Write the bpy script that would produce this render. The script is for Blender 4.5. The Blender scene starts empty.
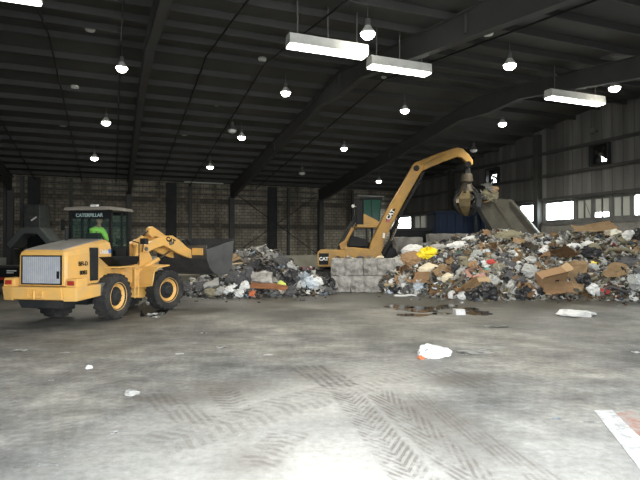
SKY = 6.0; EXPO = 2.08; LAMPW = 85
import bpy, bmesh, math, random
from mathutils import Vector, Matrix, noise
R = random.Random(7)
C = bpy.context.scene.collection
sc = bpy.context.scene
PI = math.pi
# ------------------------------------------------------------------ geometry of the place
F = 520.0; HY = 246.0; CH = 2.2
Wd = Vector((.928, .371, 0)).normalized()      # along the back wall (to the right)
Dd = Vector((-.371, .928, 0)).normalized()     # along the right wall (into the depth)
P = 40.0          # back wall distance
SR = 23.1         # right wall
SL = -24.0        # left wall
QF = -2.5         # front wall
QR = 19.0; HE = 7.0; HR = 9.4                  # ridge position, eave and ridge height
def b2w(s, q, z): return Wd*s + Dd*q + Vector((0, 0, z))
def roof(q): return HR-(HR-HE)*(q-QR)/(P-QR) if q > QR else HR-(HR-HE)*(QR-q)/(P-QR)
def px(x, y, Y): return Vector(((x-320)/F*Y, Y, CH+(HY-y)/F*Y))
def gr(x, y):
    Y = CH*F/(y-HY); return Vector(((x-320)/F*Y, Y, 0))
def s_of(v): return v.dot(Wd)
def q_of(v): return v.dot(Dd)
def roof_hit(x, y, drop):
    Y = 1.0
    while Y < 60:
        p = px(x, y, Y)
        if p.z >= roof(q_of(p))-drop: return p
        Y += .02
    return p
# ------------------------------------------------------------------ materials
def newmat(name):
    m = bpy.data.materials.new(name); m.use_nodes = True
    nt = m.node_tree; b = nt.nodes['Principled BSDF']
    return m, nt, b
def N(nt, t, **kw):
    n = nt.nodes.new(t)
    for k, v in kw.items():
        if k in n.inputs: n.inputs[k].default_value = v
        else: setattr(n, k, v)
    return n
def ramp(nt, stops, interp='LINEAR'):
    n = nt.nodes.new('ShaderNodeValToRGB'); cr = n.color_ramp; cr.interpolation = interp
    while len(cr.elements) < len(stops): cr.elements.new(.5)
    for e, (p, c) in zip(cr.elements, stops):
        e.position = p; e.color = (*c, 1) if len(c) == 3 else c
    return n
def mix(nt, fac, a, b, mode='MIX'):
    n = nt.nodes.new('ShaderNodeMixRGB'); n.blend_type = mode
    for i, v in ((0, fac), (1, a), (2, b)):
        if hasattr(v, 'links') or isinstance(v, bpy.types.NodeSocket): nt.links.new(v, n.inputs[i])
        elif i == 0: n.inputs[0].default_value = v
        else: n.inputs[i].default_value = (*v, 1)
    return n.outputs[0]
def mth(nt, op, a, b=None, clamp=False):
    n = nt.nodes.new('ShaderNodeMath'); n.operation = op; n.use_clamp = clamp
    for i, v in enumerate((a, b)):
        if v is None: continue
        if isinstance(v, bpy.types.NodeSocket): nt.links.new(v, n.inputs[i])
        else: n.inputs[i].default_value = v
    return n.outputs[0]
def simple(name, col, rough=.6, metal=0., dirt=.25, dcol=(.16, .14, .11), scale=4., bump=0., spec=.4):
    m, nt, b = newmat(name)
    tc = N(nt, 'ShaderNodeTexCoord')
    no = N(nt, 'ShaderNodeTexNoise', Scale=scale, Detail=6., Roughness=.65)
    nt.links.new(tc.outputs['Object'], no.inputs['Vector'])
    r = ramp(nt, [(.42, (0, 0, 0)), (.75, (1, 1, 1))]); nt.links.new(no.outputs['Fac'], r.inputs[0])
    f = mth(nt, 'MULTIPLY', r.outputs[0], dirt)
    nt.links.new(mix(nt, f, col, dcol), b.inputs['Base Color'])
    b.inputs['Roughness'].default_value = rough; b.inputs['Metallic'].default_value = metal
    b.inputs['Specular IOR Level'].default_value = spec
    if bump:
        bp = N(nt, 'ShaderNodeBump', Strength=bump, Distance=.02); nt.links.new(no.outputs['Fac'], bp.inputs['Height'])
        nt.links.new(bp.outputs[0], b.inputs['Normal'])
    return m
def emit(name, col, st):
    m, nt, b = newmat(name)
    b.inputs['Base Color'].default_value = (.8, .8, .8, 1)
    b.inputs['Emission Color'].default_value = (*col, 1); b.inputs['Emission Strength'].default_value = st
    return m
def glassmat(name, tint, gloss=.12, rough=.03, dust=None):
    m, nt, b = newmat(name); nt.nodes.remove(b)
    out = nt.nodes['Material Output']
    t = N(nt, 'ShaderNodeBsdfTransparent'); t.inputs[0].default_value = (*tint, 1)
    g = N(nt, 'ShaderNodeBsdfGlossy', Roughness=rough)
    fr = N(nt, 'ShaderNodeLayerWeight', Blend=.5)
    f = mth(nt, 'ADD', mth(nt, 'MULTIPLY', mth(nt, 'POWER', fr.outputs['Facing'], 4.), .6), gloss, True)
    mx = N(nt, 'ShaderNodeMixShader')
    nt.links.new(f, mx.inputs[0]); nt.links.new(t.outputs[0], mx.inputs[1]); nt.links.new(g.outputs[0], mx.inputs[2])
    last = mx.outputs[0]
    if dust:
        df = N(nt, 'ShaderNodeBsdfDiffuse'); df.inputs[0].default_value = (*dust[1], 1)
        m2 = N(nt, 'ShaderNodeMixShader'); m2.inputs[0].default_value = dust[0]; nt.links.new(last, m2.inputs[1]); nt.links.new(df.outputs[0], m2.inputs[2]); last = m2.outputs[0]
    nt.links.new(last, out.inputs[0])
    return m
YEL = simple('loader_yellow', (.74, .42, .11), .45, 0, .45, (.42, .33, .20), 2.5)
YELX = simple('excavator_yellow', (.40, .225, .05), .55, 0, .7, (.17, .125, .065), 1.6)
DARK = simple('dark_steel', (.02, .022, .023), .65, 0, .5, (.06, .055, .045), 3, spec=.2)
BLACK = simple('black_paint', (.008, .009, .0095), .6, 0, .3, (.03, .028, .025), 3, spec=.2)
RUB = simple('tyre_rubber', (.018, .018, .018), .8, 0, .7, (.075, .07, .06), 3, .2)
STEEL = simple('worn_bucket_steel', (.12, .12, .12), .42, .6, .6, (.05, .045, .04), 2.2, .15)
CHROME = simple('chrome_rod', (.6, .6, .6), .15, 1., .1)
GRILLE = simple('dusty_grille', (.34, .36, .39), .6, .1, .6, (.5, .5, .5), 3.5)
GLASS = glassmat('cab_glass', (.86, .93, .91), .015, .08, (.05, (.10, .16, .15)))
GLASSG = glassmat('green_cab_glass', (.10, .27, .21), .004, .12, (.4, (.05, .14, .11)))
WGLASS = glassmat('window_glass', (.9, .93, .93), .0)
RED = simple('red_lens', (.35, .03, .02), .3, 0, .2)
WHITEP = simple('white_paint', (.75, .75, .73), .5, 0, .15)
TEALTXT = simple('pale_teal_lettering', (.30, .40, .38), .6, 0, .1)
BLUEP = simple('blue_steel', (.002, .009, .027), .6, 0, .3, (.012, .016, .024), 2, spec=.2)
GREYM = simple('grey_galvanised', (.16, .16, .15), .6, .4, .5, (.05, .05, .045), 3)
FIXW = simple('fixture_white', (.62, .62, .58), .5, 0, .3)
ROOFM = simple("dark_roof_deck", (.040, .040, .037), .8, 0, .6, (.07, .07, .064), .6)
RAFM = simple('dark_rafter_steel', (.038, .038, .037), .7, 0, .5, (.06, .06, .057), 1.2)
PURM = simple('dark_purlin_steel', (.036, .036, .034), .7, 0, .5, (.06, .06, .056), 1.2)
COLM = simple('dark_column_steel', (.045, .045, .043), .6, .2, .5, (.09, .085, .075), 1.5)
LAMPON = emit('lamp_glow', (1, .95, .85), 9)
TUBEON = emit('tube_glow', (1, 1, .93), 4)
# ------------------------------------------------------------------ mesh builder
class MB:
    def __init__(s): s.bm = bmesh.new()
    def _x(s, vs, M):
        if M is not None:
            for v in vs: v.co = M @ v.co
    def box(s, c, d, M=None, rz=0, top=(1, 1), off=(0, 0)):
        vs = []
        for z in (-.5, .5):
            k = top if z > 0 else (1, 1); o = off if z > 0 else (0, 0)
            for x, y in ((-.5, -.5), (.5, -.5), (.5, .5), (-.5, .5)):
                p = Vector((x*d[0]*k[0]+o[0], y*d[1]*k[1]+o[1], z*d[2]))
                if rz: p = Matrix.Rotation(rz, 3, 'Z') @ p
                vs.append(s.bm.verts.new(p+Vector(c)))
        for f in ((3, 2, 1, 0), (4, 5, 6, 7), (0, 1, 5, 4), (1, 2, 6, 5), (2, 3, 7, 6), (3, 0, 4, 7)):
            s.bm.faces.new([vs[i] for i in f])
        s._x(vs, M); return s
    def hexa(s, pts, M=None):          # 8 points: bottom ring then top ring
        vs = [s.bm.verts.new(Vector(p)) for p in pts]
        for f in ((3, 2, 1, 0), (4, 5, 6, 7), (0, 1, 5, 4), (1, 2, 6, 5), (2, 3, 7, 6), (3, 0, 4, 7)):
            s.bm.faces.new([vs[i] for i in f])
        s._x(vs, M); return s
    def prism(s, poly, x0, x1, M=None, plane='yz'):   # polygon extruded along the third axis
        def mk(a, b, t): return Vector((t, a, b)) if plane == 'yz' else Vector((a, t, b)) if plane == 'xz' else Vector((a, b, t))
        A = [s.bm.verts.new(mk(a, b, x0)) for a, b in poly]; B = [s.bm.verts.new(mk(a, b, x1)) for a, b in poly]
        s.bm.faces.new(A[::-1]); s.bm.faces.new(B)
        n = len(poly)
        for i in range(n): s.bm.faces.new((A[i], A[(i+1) % n], B[(i+1) % n], B[i]))
        s._x(A+B, M); return s
    def cyl(s, p0, p1, r, r1=None, n=14, M=None, cap=True):
        p0, p1 = Vector(p0), Vector(p1); r1 = r if r1 is None else r1
        ax = (p1-p0).normalized(); u = ax.orthogonal().normalized(); w = ax.cross(u)
        A, B = [], []
        for i in range(n):
            d = u*math.cos(2*PI*i/n)+w*math.sin(2*PI*i/n)
            A.append(s.bm.verts.new(p0+d*r)); B.append(s.bm.verts.new(p1+d*r1))
        for i in range(n): s.bm.faces.new((A[i], A[(i+1) % n], B[(i+1) % n], B[i]))
        if cap: s.bm.faces.new(A[::-1]); s.bm.faces.new(B)
        s._x(A+B, M); return s
    def tube(s, pts, r, n=8, M=None):
        for a, b in zip(pts[:-1], pts[1:]): s.cyl(a, b, r, n=n, M=M)
        return s
    def lathe(s, prof, n=24, M=None, closed=False):    # profile (radius, z) about z
        rings = []
        for r, z in prof:
            rings.append([s.bm.verts.new(Vector((max(r, 1e-4)*math.cos(2*PI*i/n), max(r, 1e-4)*math.sin(2*PI*i/n), z))) for i in range(n)])
        pr = list(zip(rings[:-1], rings[1:]))
        if closed: pr.append((rings[-1], rings[0]))
        for A, B in pr:
            for i in range(n): s.bm.faces.new((A[i], A[(i+1) % n], B[(i+1) % n], B[i]))
        s._x([v for r in rings for v in r], M); return s
    def quad(s, pts):
        s.bm.faces.new([s.bm.verts.new(Vector(p)) for p in pts]); return s
    def build(s, name, mat, parent=None, bevel=0, smooth=False, M=None):
        bmesh.ops.remove_doubles(s.bm, verts=s.bm.verts, dist=1e-5)
        bmesh.ops.recalc_face_normals(s.bm, faces=s.bm.faces)
        me = bpy.data.meshes.new(name); s.bm.to_mesh(me); s.bm.free()
        if smooth:
            for p in me.polygons: p.use_smooth = True
        me.materials.append(mat)
        o = bpy.data.objects.new(name, me); C.objects.link(o)
        if parent is not None: o.parent = parent
        if bevel:
            b = o.modifiers.new('bevel', 'BEVEL'); b.width = bevel; b.segments = 2; b.limit_method = 'ANGLE'; b.angle_limit = .6
        return o
def tag(o, label, cat=None, group=None, kind=None):
    o['label'] = label
    if cat: o['category'] = cat
    if group: o['group'] = group
    if kind: o['kind'] = kind
    return o
def struct(o, label, cat):
    return tag(o, label, cat, None, 'structure')
def empty(name, loc, rz=0):
    o = bpy.data.objects.new(name, None); C.objects.link(o); o.location = loc; o.rotation_euler = (0, 0, rz)
    o.empty_display_size = .2; return o
def copy_tree(o, parent=None):
    kids = [k for k in bpy.data.objects if k.parent == o]
    c = o.copy(); C.objects.link(c)
    if parent is not None: c.parent = parent
    for k in kids: copy_tree(k, c)
    return c
def text(name, body, size, mat, parent, M, depth=.004, shear=0., bold=0.):
    cu = bpy.data.curves.new(name, 'FONT'); cu.body = body; cu.size = size; cu.extrude = depth; cu.shear = shear; cu.offset = bold
    cu.align_x = 'CENTER'; cu.align_y = 'CENTER'
    t = bpy.data.objects.new(name, cu); C.objects.link(t)
    dg = bpy.context.evaluated_depsgraph_get(); dg.update()
    me = bpy.data.meshes.new_from_object(t.evaluated_get(dg))
    bpy.data.objects.remove(t); me.name = name
    me.transform(M); me.materials.clear(); me.materials.append(mat)
    o = bpy.data.objects.new(name, me); C.objects.link(o); o.parent = parent
    return o
def frame(o, x, y):      # matrix with text x axis -> x, text y axis -> y, origin o
    x = Vector(x).normalized(); y = Vector(y).normalized(); z = x.cross(y)
    return Matrix(((x.x, y.x, z.x, o[0]), (x.y, y.y, z.y, o[1]), (x.z, y.z, z.z, o[2]), (0, 0, 0, 1)))
# ================================================================== THE SETTING
BM = Matrix(((Wd.x, Dd.x, 0, 0), (Wd.y, Dd.y, 0, 0), (0, 0, 1, 0), (0, 0, 0, 1)))   # (s,q,z) -> world
# ---- floor material: dirty concrete, dust, tyre tracks, painted-in daylight falloff
def floor_mat():
    m, nt, b = newmat('dusty_concrete_floor')
    L = nt.links.new
    pos = N(nt, 'ShaderNodeNewGeometry').outputs['Position']
    sep = N(nt, 'ShaderNodeSeparateXYZ'); L(pos, sep.inputs[0]); X, Y = sep.outputs[0], sep.outputs[1]
    def noi(scale, det=5., vec=pos, rough=.6):
        n = N(nt, 'ShaderNodeTexNoise', Scale=scale, Detail=det, Roughness=rough); L(vec, n.inputs['Vector']); return n.outputs['Fac']
    big, mid, fine = noi(.22, 6), noi(1.1, 8, rough=.7), noi(9., 6, rough=.7)
    mp = N(nt, 'ShaderNodeMapping'); mp.inputs['Scale'].default_value = (.8, 2.0, 1); mp.inputs['Rotation'].default_value = (0, 0, .5); L(pos, mp.inputs[0])
    streak = noi(1.0, 7, mp.outputs[0], .7)
    r1 = ramp(nt, [(.3, (.19, .185, .17)), (.5, (.31, .302, .28)), (.7, (.47, .46, .43))]); L(mid, r1.inputs[0])
    col = r1.outputs[0]
    r2 = ramp(nt, [(.35, (.66, .66, .655)), (.65, (1.2, 1.2, 1.19))]); L(streak, r2.inputs[0])
    col = mix(nt, .8, col, r2.outputs[0], 'MULTIPLY')
    r3 = ramp(nt, [(.35, (.72, .72, .71)), (.65, (1.22, 1.22, 1.21))]); L(fine, r3.inputs[0])
    col = mix(nt, .8, col, r3.outputs[0], 'MULTIPLY')
    n5 = noi(2.6, 9, rough=.8); r5 = ramp(nt, [(.57, (0, 0, 0)), (.66, (1, 1, 1))]); L(n5, r5.inputs[0]); col = mix(nt, mth(nt, 'MULTIPLY', r5.outputs[0], .22), col, (.6, .58, .53))
    r6 = ramp(nt, [(.36, (.62, .64, .66)), (.5, (1., 1., 1.)), (.62, (1.22, 1.19, 1.14))]); bg2 = noi(.34, 4); L(bg2, r6.inputs[0]); col = mix(nt, 1., col, r6.outputs[0], 'MULTIPLY')
    # damp, uneven-edged concrete towards the waste, also painting daylight's falloff with depth
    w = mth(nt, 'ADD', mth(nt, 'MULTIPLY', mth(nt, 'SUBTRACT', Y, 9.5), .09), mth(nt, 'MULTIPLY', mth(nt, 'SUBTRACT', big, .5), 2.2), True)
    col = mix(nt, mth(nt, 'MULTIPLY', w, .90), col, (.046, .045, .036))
    # pale dust tracked in from the doorway, whitened to paint in bright daylight
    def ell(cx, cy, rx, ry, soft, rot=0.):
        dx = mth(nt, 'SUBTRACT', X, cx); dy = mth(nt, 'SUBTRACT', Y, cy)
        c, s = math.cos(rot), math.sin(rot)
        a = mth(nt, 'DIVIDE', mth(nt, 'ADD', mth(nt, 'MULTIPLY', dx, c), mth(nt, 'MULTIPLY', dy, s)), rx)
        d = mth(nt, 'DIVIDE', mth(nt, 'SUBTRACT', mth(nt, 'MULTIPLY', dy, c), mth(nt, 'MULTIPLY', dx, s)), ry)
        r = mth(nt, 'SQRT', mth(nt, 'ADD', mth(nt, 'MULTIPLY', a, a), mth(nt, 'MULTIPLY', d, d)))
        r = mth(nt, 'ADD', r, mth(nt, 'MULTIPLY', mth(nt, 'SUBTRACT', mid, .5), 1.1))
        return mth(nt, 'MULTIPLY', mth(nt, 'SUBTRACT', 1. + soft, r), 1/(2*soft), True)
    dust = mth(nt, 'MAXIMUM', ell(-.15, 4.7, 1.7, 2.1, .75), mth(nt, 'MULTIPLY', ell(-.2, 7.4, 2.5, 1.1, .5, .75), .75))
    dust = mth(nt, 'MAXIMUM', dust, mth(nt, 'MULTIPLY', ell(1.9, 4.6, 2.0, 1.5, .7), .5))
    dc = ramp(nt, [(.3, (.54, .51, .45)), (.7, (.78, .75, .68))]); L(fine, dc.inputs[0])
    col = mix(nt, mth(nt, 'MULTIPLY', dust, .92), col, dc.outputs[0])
    for e_, a_ in ((ell(-1.55, 8.0, .8, .55, .6, .5), .5), (ell(2.35, 8.6, .55, .4, .5), .6), (ell(.0, 8.9, .5, .5, .5), .45), (ell(1.5, 6.6, .5, 1.2, .7, .25), .4), (ell(-.75, 5.3, .35, .5, .6), .4)): col = mix(nt, mth(nt, 'MULTIPLY', e_, a_), col, (.15, .13, .105))
    sp_ = noi(22., 2, rough=.5); r7 = ramp(nt, [(.70, (0, 0, 0)), (.74, (1, 1, 1))]); L(sp_, r7.inputs[0]); col = mix(nt, mth(nt, 'MULTIPLY', r7.outputs[0], .6), col, (.7, .68, .63))
    # tyre tracks
    hts = []
    def track(x0, y0, x1, y1, wd, per, ang, c, amt, chev=0.):
        nonlocal col
        L_ = math.hypot(x1-x0, y1-y0); ux, uy = (x1-x0)/L_, (y1-y0)/L_
        dx = mth(nt, 'SUBTRACT', X, x0); dy = mth(nt, 'SUBTRACT', Y, y0)
        t = mth(nt, 'ADD', mth(nt, 'MULTIPLY', dx, ux), mth(nt, 'MULTIPLY', dy, uy))
        v = mth(nt, 'SUBTRACT', mth(nt, 'MULTIPLY', dx, -uy), mth(nt, 'MULTIPLY', dy, -ux))
        av = mth(nt, 'ABSOLUTE', v)
        m1 = mth(nt, 'MULTIPLY', mth(nt, 'SUBTRACT', wd/2, av), 18., True)
        m2 = mth(nt, 'MULTIPLY', mth(nt, 'SUBTRACT', L_/2, mth(nt, 'ABSOLUTE', mth(nt, 'SUBTRACT', t, L_/2))), 4., True)
        ph = mth(nt, 'ADD', mth(nt, 'MULTIPLY', t, math.cos(ang)), mth(nt, 'MULTIPLY', av if chev else v, math.sin(ang)))
        ph = mth(nt, 'ADD', ph, mth(nt, 'MULTIPLY', mth(nt, 'SUBTRACT', fine, .5), per*.5))
        wv = mth(nt, 'SINE', mth(nt, 'MULTIPLY', ph, 2*PI/per))
        wv = mth(nt, 'MULTIPLY', mth(nt, 'ADD', wv, .25), 2.2, True); wv = mth(nt, 'ADD', mth(nt, 'MULTIPLY', wv, .68), .32)
        f = mth(nt, 'MULTIPLY', mth(nt, 'MULTIPLY', m1, m2), wv)
        br = mth(nt, 'MULTIPLY', mth(nt, 'SUBTRACT', n5, .40), 7., True)
        f = mth(nt, 'MULTIPLY', mth(nt, 'MULTIPLY', f, br), amt*.75)
        col = mix(nt, f, col, c); hts.append(f)
    DK = (.15, .125, .10)
    track(.35, 8.0, 1.0, 4.3, .5, .075, 1.0, DK, .85, 1)
    track(.85, 8.0, 1.6, 4.3, .5, .075, 1.3, DK, .8, 1)
    track(1.35, 7.9, 2.2, 4.6, .4, .07, 1.45, DK, .6)
    track(-.35, 9.7, .45, 8.0, .7, .13, 1.45, (.10, .095, .085), .8)
    track(-1.9, 5.7, 1.6, 9.3, .85, .14, .35, DK, .5, 1)
    track(-2.7, 7.9, -1.3, 6.3, .55, .10, 1.35, DK, .6)
    track(-1.6, 8.2, -1.0, 6.8, .5, .12, .5, DK, .75, 1)
    track(-3.6, 8.9, -2.3, 10.8, .55, .13, .9, (.11, .105, .095), .55, 1)
    track(-.7, 5.1, -.3, 6.3, .5, .11, .3, DK, .6, 1)
    track(-3.2, 5.6, -2.2, 8.6, .5, .12, .8, (.12, .115, .105), .35, 1)
    track(1.9, 9.4, 2.7, 8.0, .7, .15, 1.4, (.09, .085, .078), .6)
    L(col, b.inputs['Base Color'])
    rr = ramp(nt, [(0., (.75,)*3), (1., (.42,)*3)]); L(w, rr.inputs[0])
    L(rr.outputs[0], b.inputs['Roughness']); b.inputs['Specular IOR Level'].default_value = .3
    h = mth(nt, 'ADD', mth(nt, 'MULTIPLY', fine, .5), mid)
    for f in hts: h = mth(nt, 'SUBTRACT', h, mth(nt, 'MULTIPLY', f, .6))
    bp = N(nt, 'ShaderNodeBump', Strength=.35, Distance=.03); L(h, bp.inputs['Height']); L(bp.outputs[0], b.inputs['Normal'])
    return m
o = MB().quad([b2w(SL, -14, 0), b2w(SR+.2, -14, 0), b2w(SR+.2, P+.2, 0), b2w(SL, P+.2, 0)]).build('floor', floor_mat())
struct(o, 'dirty concrete floor with pale dust and tyre tracks', 'floor')

def block_mat():
    m, nt, b = newmat('sooty_block_wall'); L = nt.links.new
    tc = N(nt, 'ShaderNodeTexCoord').outputs['Object']
    sep = N(nt, 'ShaderNodeSeparateXYZ'); L(tc, sep.inputs[0])
    cmb = N(nt, 'ShaderNodeCombineXYZ'); L(sep.outputs[0], cmb.inputs[0]); L(sep.outputs[2], cmb.inputs[1])
    br = N(nt, 'ShaderNodeTexBrick'); L(cmb.outputs[0], br.inputs['Vector'])
    for k, v in (('Scale', 1.), ('Mortar Size', .022), ('Brick Width', .46), ('Row Height', .23), ('Mortar Smooth', .3)): br.inputs[k].default_value = v
    br.inputs['Color1'].default_value = (.27, .245, .19, 1); br.inputs['Color2'].default_value = (.38, .345, .27, 1); br.inputs['Mortar'].default_value = (.11, .10, .08, 1)
    n1 = N(nt, 'ShaderNodeTexNoise', Scale=.35, Detail=6., Roughness=.65); L(tc, n1.inputs['Vector'])
    mp = N(nt, 'ShaderNodeMapping'); mp.inputs['Scale'].default_value = (1.3, 1, .16); L(tc, mp.inputs[0])
    n2 = N(nt, 'ShaderNodeTexNoise', Scale=.8, Detail=4., Roughness=.6); L(mp.outputs[0], n2.inputs['Vector'])
    r1 = ramp(nt, [(.35, (.35, .33, .3)), (.62, (1, 1, 1))]); L(n1.outputs['Fac'], r1.inputs[0])
    r2 = ramp(nt, [(.38, (.22, .21, .2)), (.56, (1, 1, 1))]); L(n2.outputs['Fac'], r2.inputs[0])
    col = mix(nt, .8, br.outputs['Color'], r1.outputs[0], 'MULTIPLY'); col = mix(nt, .75, col, r2.outputs[0], 'MULTIPLY')
    # two broken bands of old tar paint
    for zc, hw in ((3.72, .22), (5.6, .25)):
        d = mth(nt, 'ABSOLUTE', mth(nt, 'SUBTRACT', sep.outputs[2], zc))
        f = mth(nt, 'MULTIPLY', mth(nt, 'SUBTRACT', hw, d), 14., True)
        g = mth(nt, 'MULTIPLY', mth(nt, 'SUBTRACT', n2.outputs['Fac'], .40), 9., True)
        col = mix(nt, mth(nt, 'MULTIPLY', mth(nt, 'MULTIPLY', f, g), .75), col, (.035, .03, .025))
    L(col, b.inputs['Base Color']); b.inputs['Roughness'].default_value = .9
    return m
def siding_mat():
    m, nt, b = newmat('grey_metal_siding'); L = nt.links.new
    tc = N(nt, 'ShaderNodeTexCoord').outputs['Object']
    sep = N(nt, 'ShaderNodeSeparateXYZ'); L(tc, sep.inputs[0])
    mp = N(nt, 'ShaderNodeMapping'); mp.inputs['Scale'].default_value = (1, 1.4, .12); L(tc, mp.inputs[0])
    n2 = N(nt, 'ShaderNodeTexNoise', Scale=1., Detail=5., Roughness=.6); L(mp.outputs[0], n2.inputs['Vector'])
    r = ramp(nt, [(.35, (.075, .074, .068)), (.68, (.155, .153, .142))]); L(n2.outputs['Fac'], r.inputs[0])
    wv = mth(nt, 'ABSOLUTE', mth(nt, 'SINE', mth(nt, 'MULTIPLY', sep.outputs[1], PI/.6)))
    rib = mth(nt, 'GREATER_THAN', .16, wv)
    pn = N(nt, 'ShaderNodeTexWhiteNoise'); pn.noise_dimensions = '1D'; L(mth(nt, 'FLOOR', mth(nt, 'MULTIPLY', sep.outputs[1], 1/1.2)), pn.inputs['W'])
    r3 = ramp(nt, [(0, (.72,)*3), (1, (1.15,)*3)]); L(pn.outputs['Value'], r3.inputs[0])
    col = mix(nt, 1., r.outputs[0], r3.outputs[0], 'MULTIPLY'); col = mix(nt, mth(nt, 'MULTIPLY', rib, .55), col, (.04, .04, .038))
    L(col, b.inputs['Base Color']); b.inputs['Roughness'].default_value = .65
    bp = N(nt, 'ShaderNodeBump', Strength=.6, Distance=.04); L(wv, bp.inputs['Height']); L(bp.outputs[0], b.inputs['Normal'])
    return m
def concrete(name, c, c2, scale=1.5, bump=.3):
    m, nt, b = newmat(name); L = nt.links.new
    tc = N(nt, 'ShaderNodeTexCoord').outputs['Object']
    n = N(nt, 'ShaderNodeTexNoise', Scale=scale, Detail=8., Roughness=.7); L(tc, n.inputs['Vector'])
    r = ramp(nt, [(.35, c), (.65, c2)]); L(n.outputs['Fac'], r.inputs[0]); L(r.outputs[0], b.inputs['Base Color'])
    b.inputs['Roughness'].default_value = .9
    bp = N(nt, 'ShaderNodeBump', Strength=bump, Distance=.05); L(n.outputs['Fac'], bp.inputs['Height']); L(bp.outputs[0], b.inputs['Normal'])
    return m
PUSHW = concrete('pale_push_wall', (.36, .34, .27), (.50, .48, .39), .8)
CONC = concrete('grey_concrete', (.13, .12, .105), (.46, .44, .40), 2.8, .9)
CONC2 = concrete('dull_concrete', (.15, .145, .125), (.26, .25, .22), 1.6, .5)
SIDING = siding_mat()
def setmat(o):               # building pieces keep building coordinates as their object space
    o.matrix_world = BM; return o
def gridwall(name, mat, cuts_a, cuts_z, holes, fn, th, top=None):
    """sheet in (a,z) with rectangular holes; fn(a,z,t) gives (s,q,z)"""
    As = sorted(set(cuts_a+[h[i] for h in holes for i in (0, 1)])); Zs = sorted(set(cuts_z+[h[i] for h in holes for i in (2, 3)]))
    m = MB()
    for a0, a1 in zip(As[:-1], As[1:]):
        for z0, z1 in zip(Zs[:-1], Zs[1:]):
            ca, cz = (a0+a1)/2, (z0+z1)/2
            if any(h[0] < ca < h[1] and h[2] < cz < h[3] for h in holes): continue
            t = lambda a, z: z if (top is None or z < Zs[-1]) else top(a)
            pts = [(a0, z0), (a1, z0), (a1, t(a1, z1)), (a0, t(a0, z1))]
            m.hexa([fn(a, z, 0) for a, z in pts]+[fn(a, z, th) for a, z in pts])
    # drop the inner faces shared by neighbouring cells
    bmesh.ops.remove_doubles(m.bm, verts=m.bm.verts, dist=1e-4)
    seen = {}
    for f in m.bm.faces: seen.setdefault(frozenset(v.index for v in f.verts), []).append(f)
    m.bm.verts.index_update()
    seen = {}
    for f in m.bm.faces: seen.setdefault(frozenset(v.index for v in f.verts), []).append(f)
    bmesh.ops.delete(m.bm, geom=[f for l in seen.values() if len(l) > 1 for f in l], context='FACES_ONLY')
    return setmat(m.build(name, mat))
# back wall
o = setmat(MB().box(((SL+SR)/2, P+.15, HE/2), (SR-SL+.4, .3, HE)).build('wall_back', block_mat())); struct(o, 'sooty concrete block back wall behind steel columns', 'wall')
# right wall openings (q0,q1,z0,z1)
ZB, ZT = 3.62, 4.68
wins = [(16.0, 17.45), (17.6, 18.45), (18.55, 19.4), (19.5, 20.35) , (20.95, 22.9), (23.6, 24.95), (37.5, 39.1)]
def qpx(x):
    u = (x-320)/F; Y = SR/(Wd.x*u+Wd.y); return Y*(Dd.x*u+Dd.y)
wins = []
for x0, x1, kind in ((395.5, 411, 'c'), (414, 426, 'g'), (427, 440, 'g'), (519, 537, 'c'), (545, 574, 'c'), (576.5, 592, 'g'), (593.7, 610, 'b'), (612.5, 631, 'g'), (633, 660, 'c')):
    wins.append((qpx(x1), qpx(x0), kind))
for q0, q1 in ((26., 27.6), (28.0, 29.6), (30.0, 31.4), (12.2, 14.2), (9.8, 11.8)): wins.append((q0, q1, 'c' if q0 < 13 else 'g'))
fan1, fan2 = (19.2, 6.85), (27.2, 6.72)
holes = [(a, b, ZB, ZT) for a, b, _ in wins]+[(q-.5, q+.5, z-.5, z+.5) for q, z in (fan1, fan2)]
o = gridwall('wall_right', SIDING, [QF, QR, P], [0, 3.0, 9.9], holes, lambda q, z, t: (SR+t, q, z), .18, lambda q: roof(q)); struct(o, 'grey ribbed metal right wall with a band of windows', 'wall')
o = gridwall('wall_left', SIDING, [QF, QR, P], [0, 3.0, 9.9], [], lambda q, z, t: (SL-t, q, z), .18, lambda q: roof(q)); struct(o, 'grey ribbed metal left wall out of view', 'wall')
HF = roof(QF)
DOORS = [(-4.5, 7.5, 0, 5.6)]
o = gridwall('wall_front', SIDING, [SL, SR], [-.01, HF], DOORS, lambda s, z, t: (s, QF-t, z), .18); struct(o, 'grey metal front wall around the open loading doorway', 'wall')
# low curb wall and ceiling
m = MB()
for q0, q1 in ((QF-.4, QR), (QR, P+.4)):
    m.hexa([(SL-.3, q0, roof(q0)), (SR+.3, q0, roof(q0)), (SR+.3, q1, roof(q1)), (SL-.3, q1, roof(q1))]+[(SL-.3, q0, roof(q0)+.2), (SR+.3, q0, roof(q0)+.2), (SR+.3, q1, roof(q1)+.2), (SL-.3, q1, roof(q1)+.2)])
o = setmat(m.build('ceiling', ROOFM)); struct(o, 'dark sloping roof deck over the hall', 'ceiling')
o = setmat(MB().box(((SL+16.0)/2, P-.25, .72), (16.0-SL, .5, 1.44)).build('trim_1', PUSHW, bevel=.03)); struct(o, 'pale concrete push wall along the foot of the back wall', 'wall')
o = setmat(MB().box((SR-.06, (QF+P)/2, 1.75), (.12, P-QF-1.2, 3.5)).build('trim_2', CONC2, bevel=.02)); struct(o, 'grey concrete lower wall under the right hand windows', 'wall')
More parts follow.
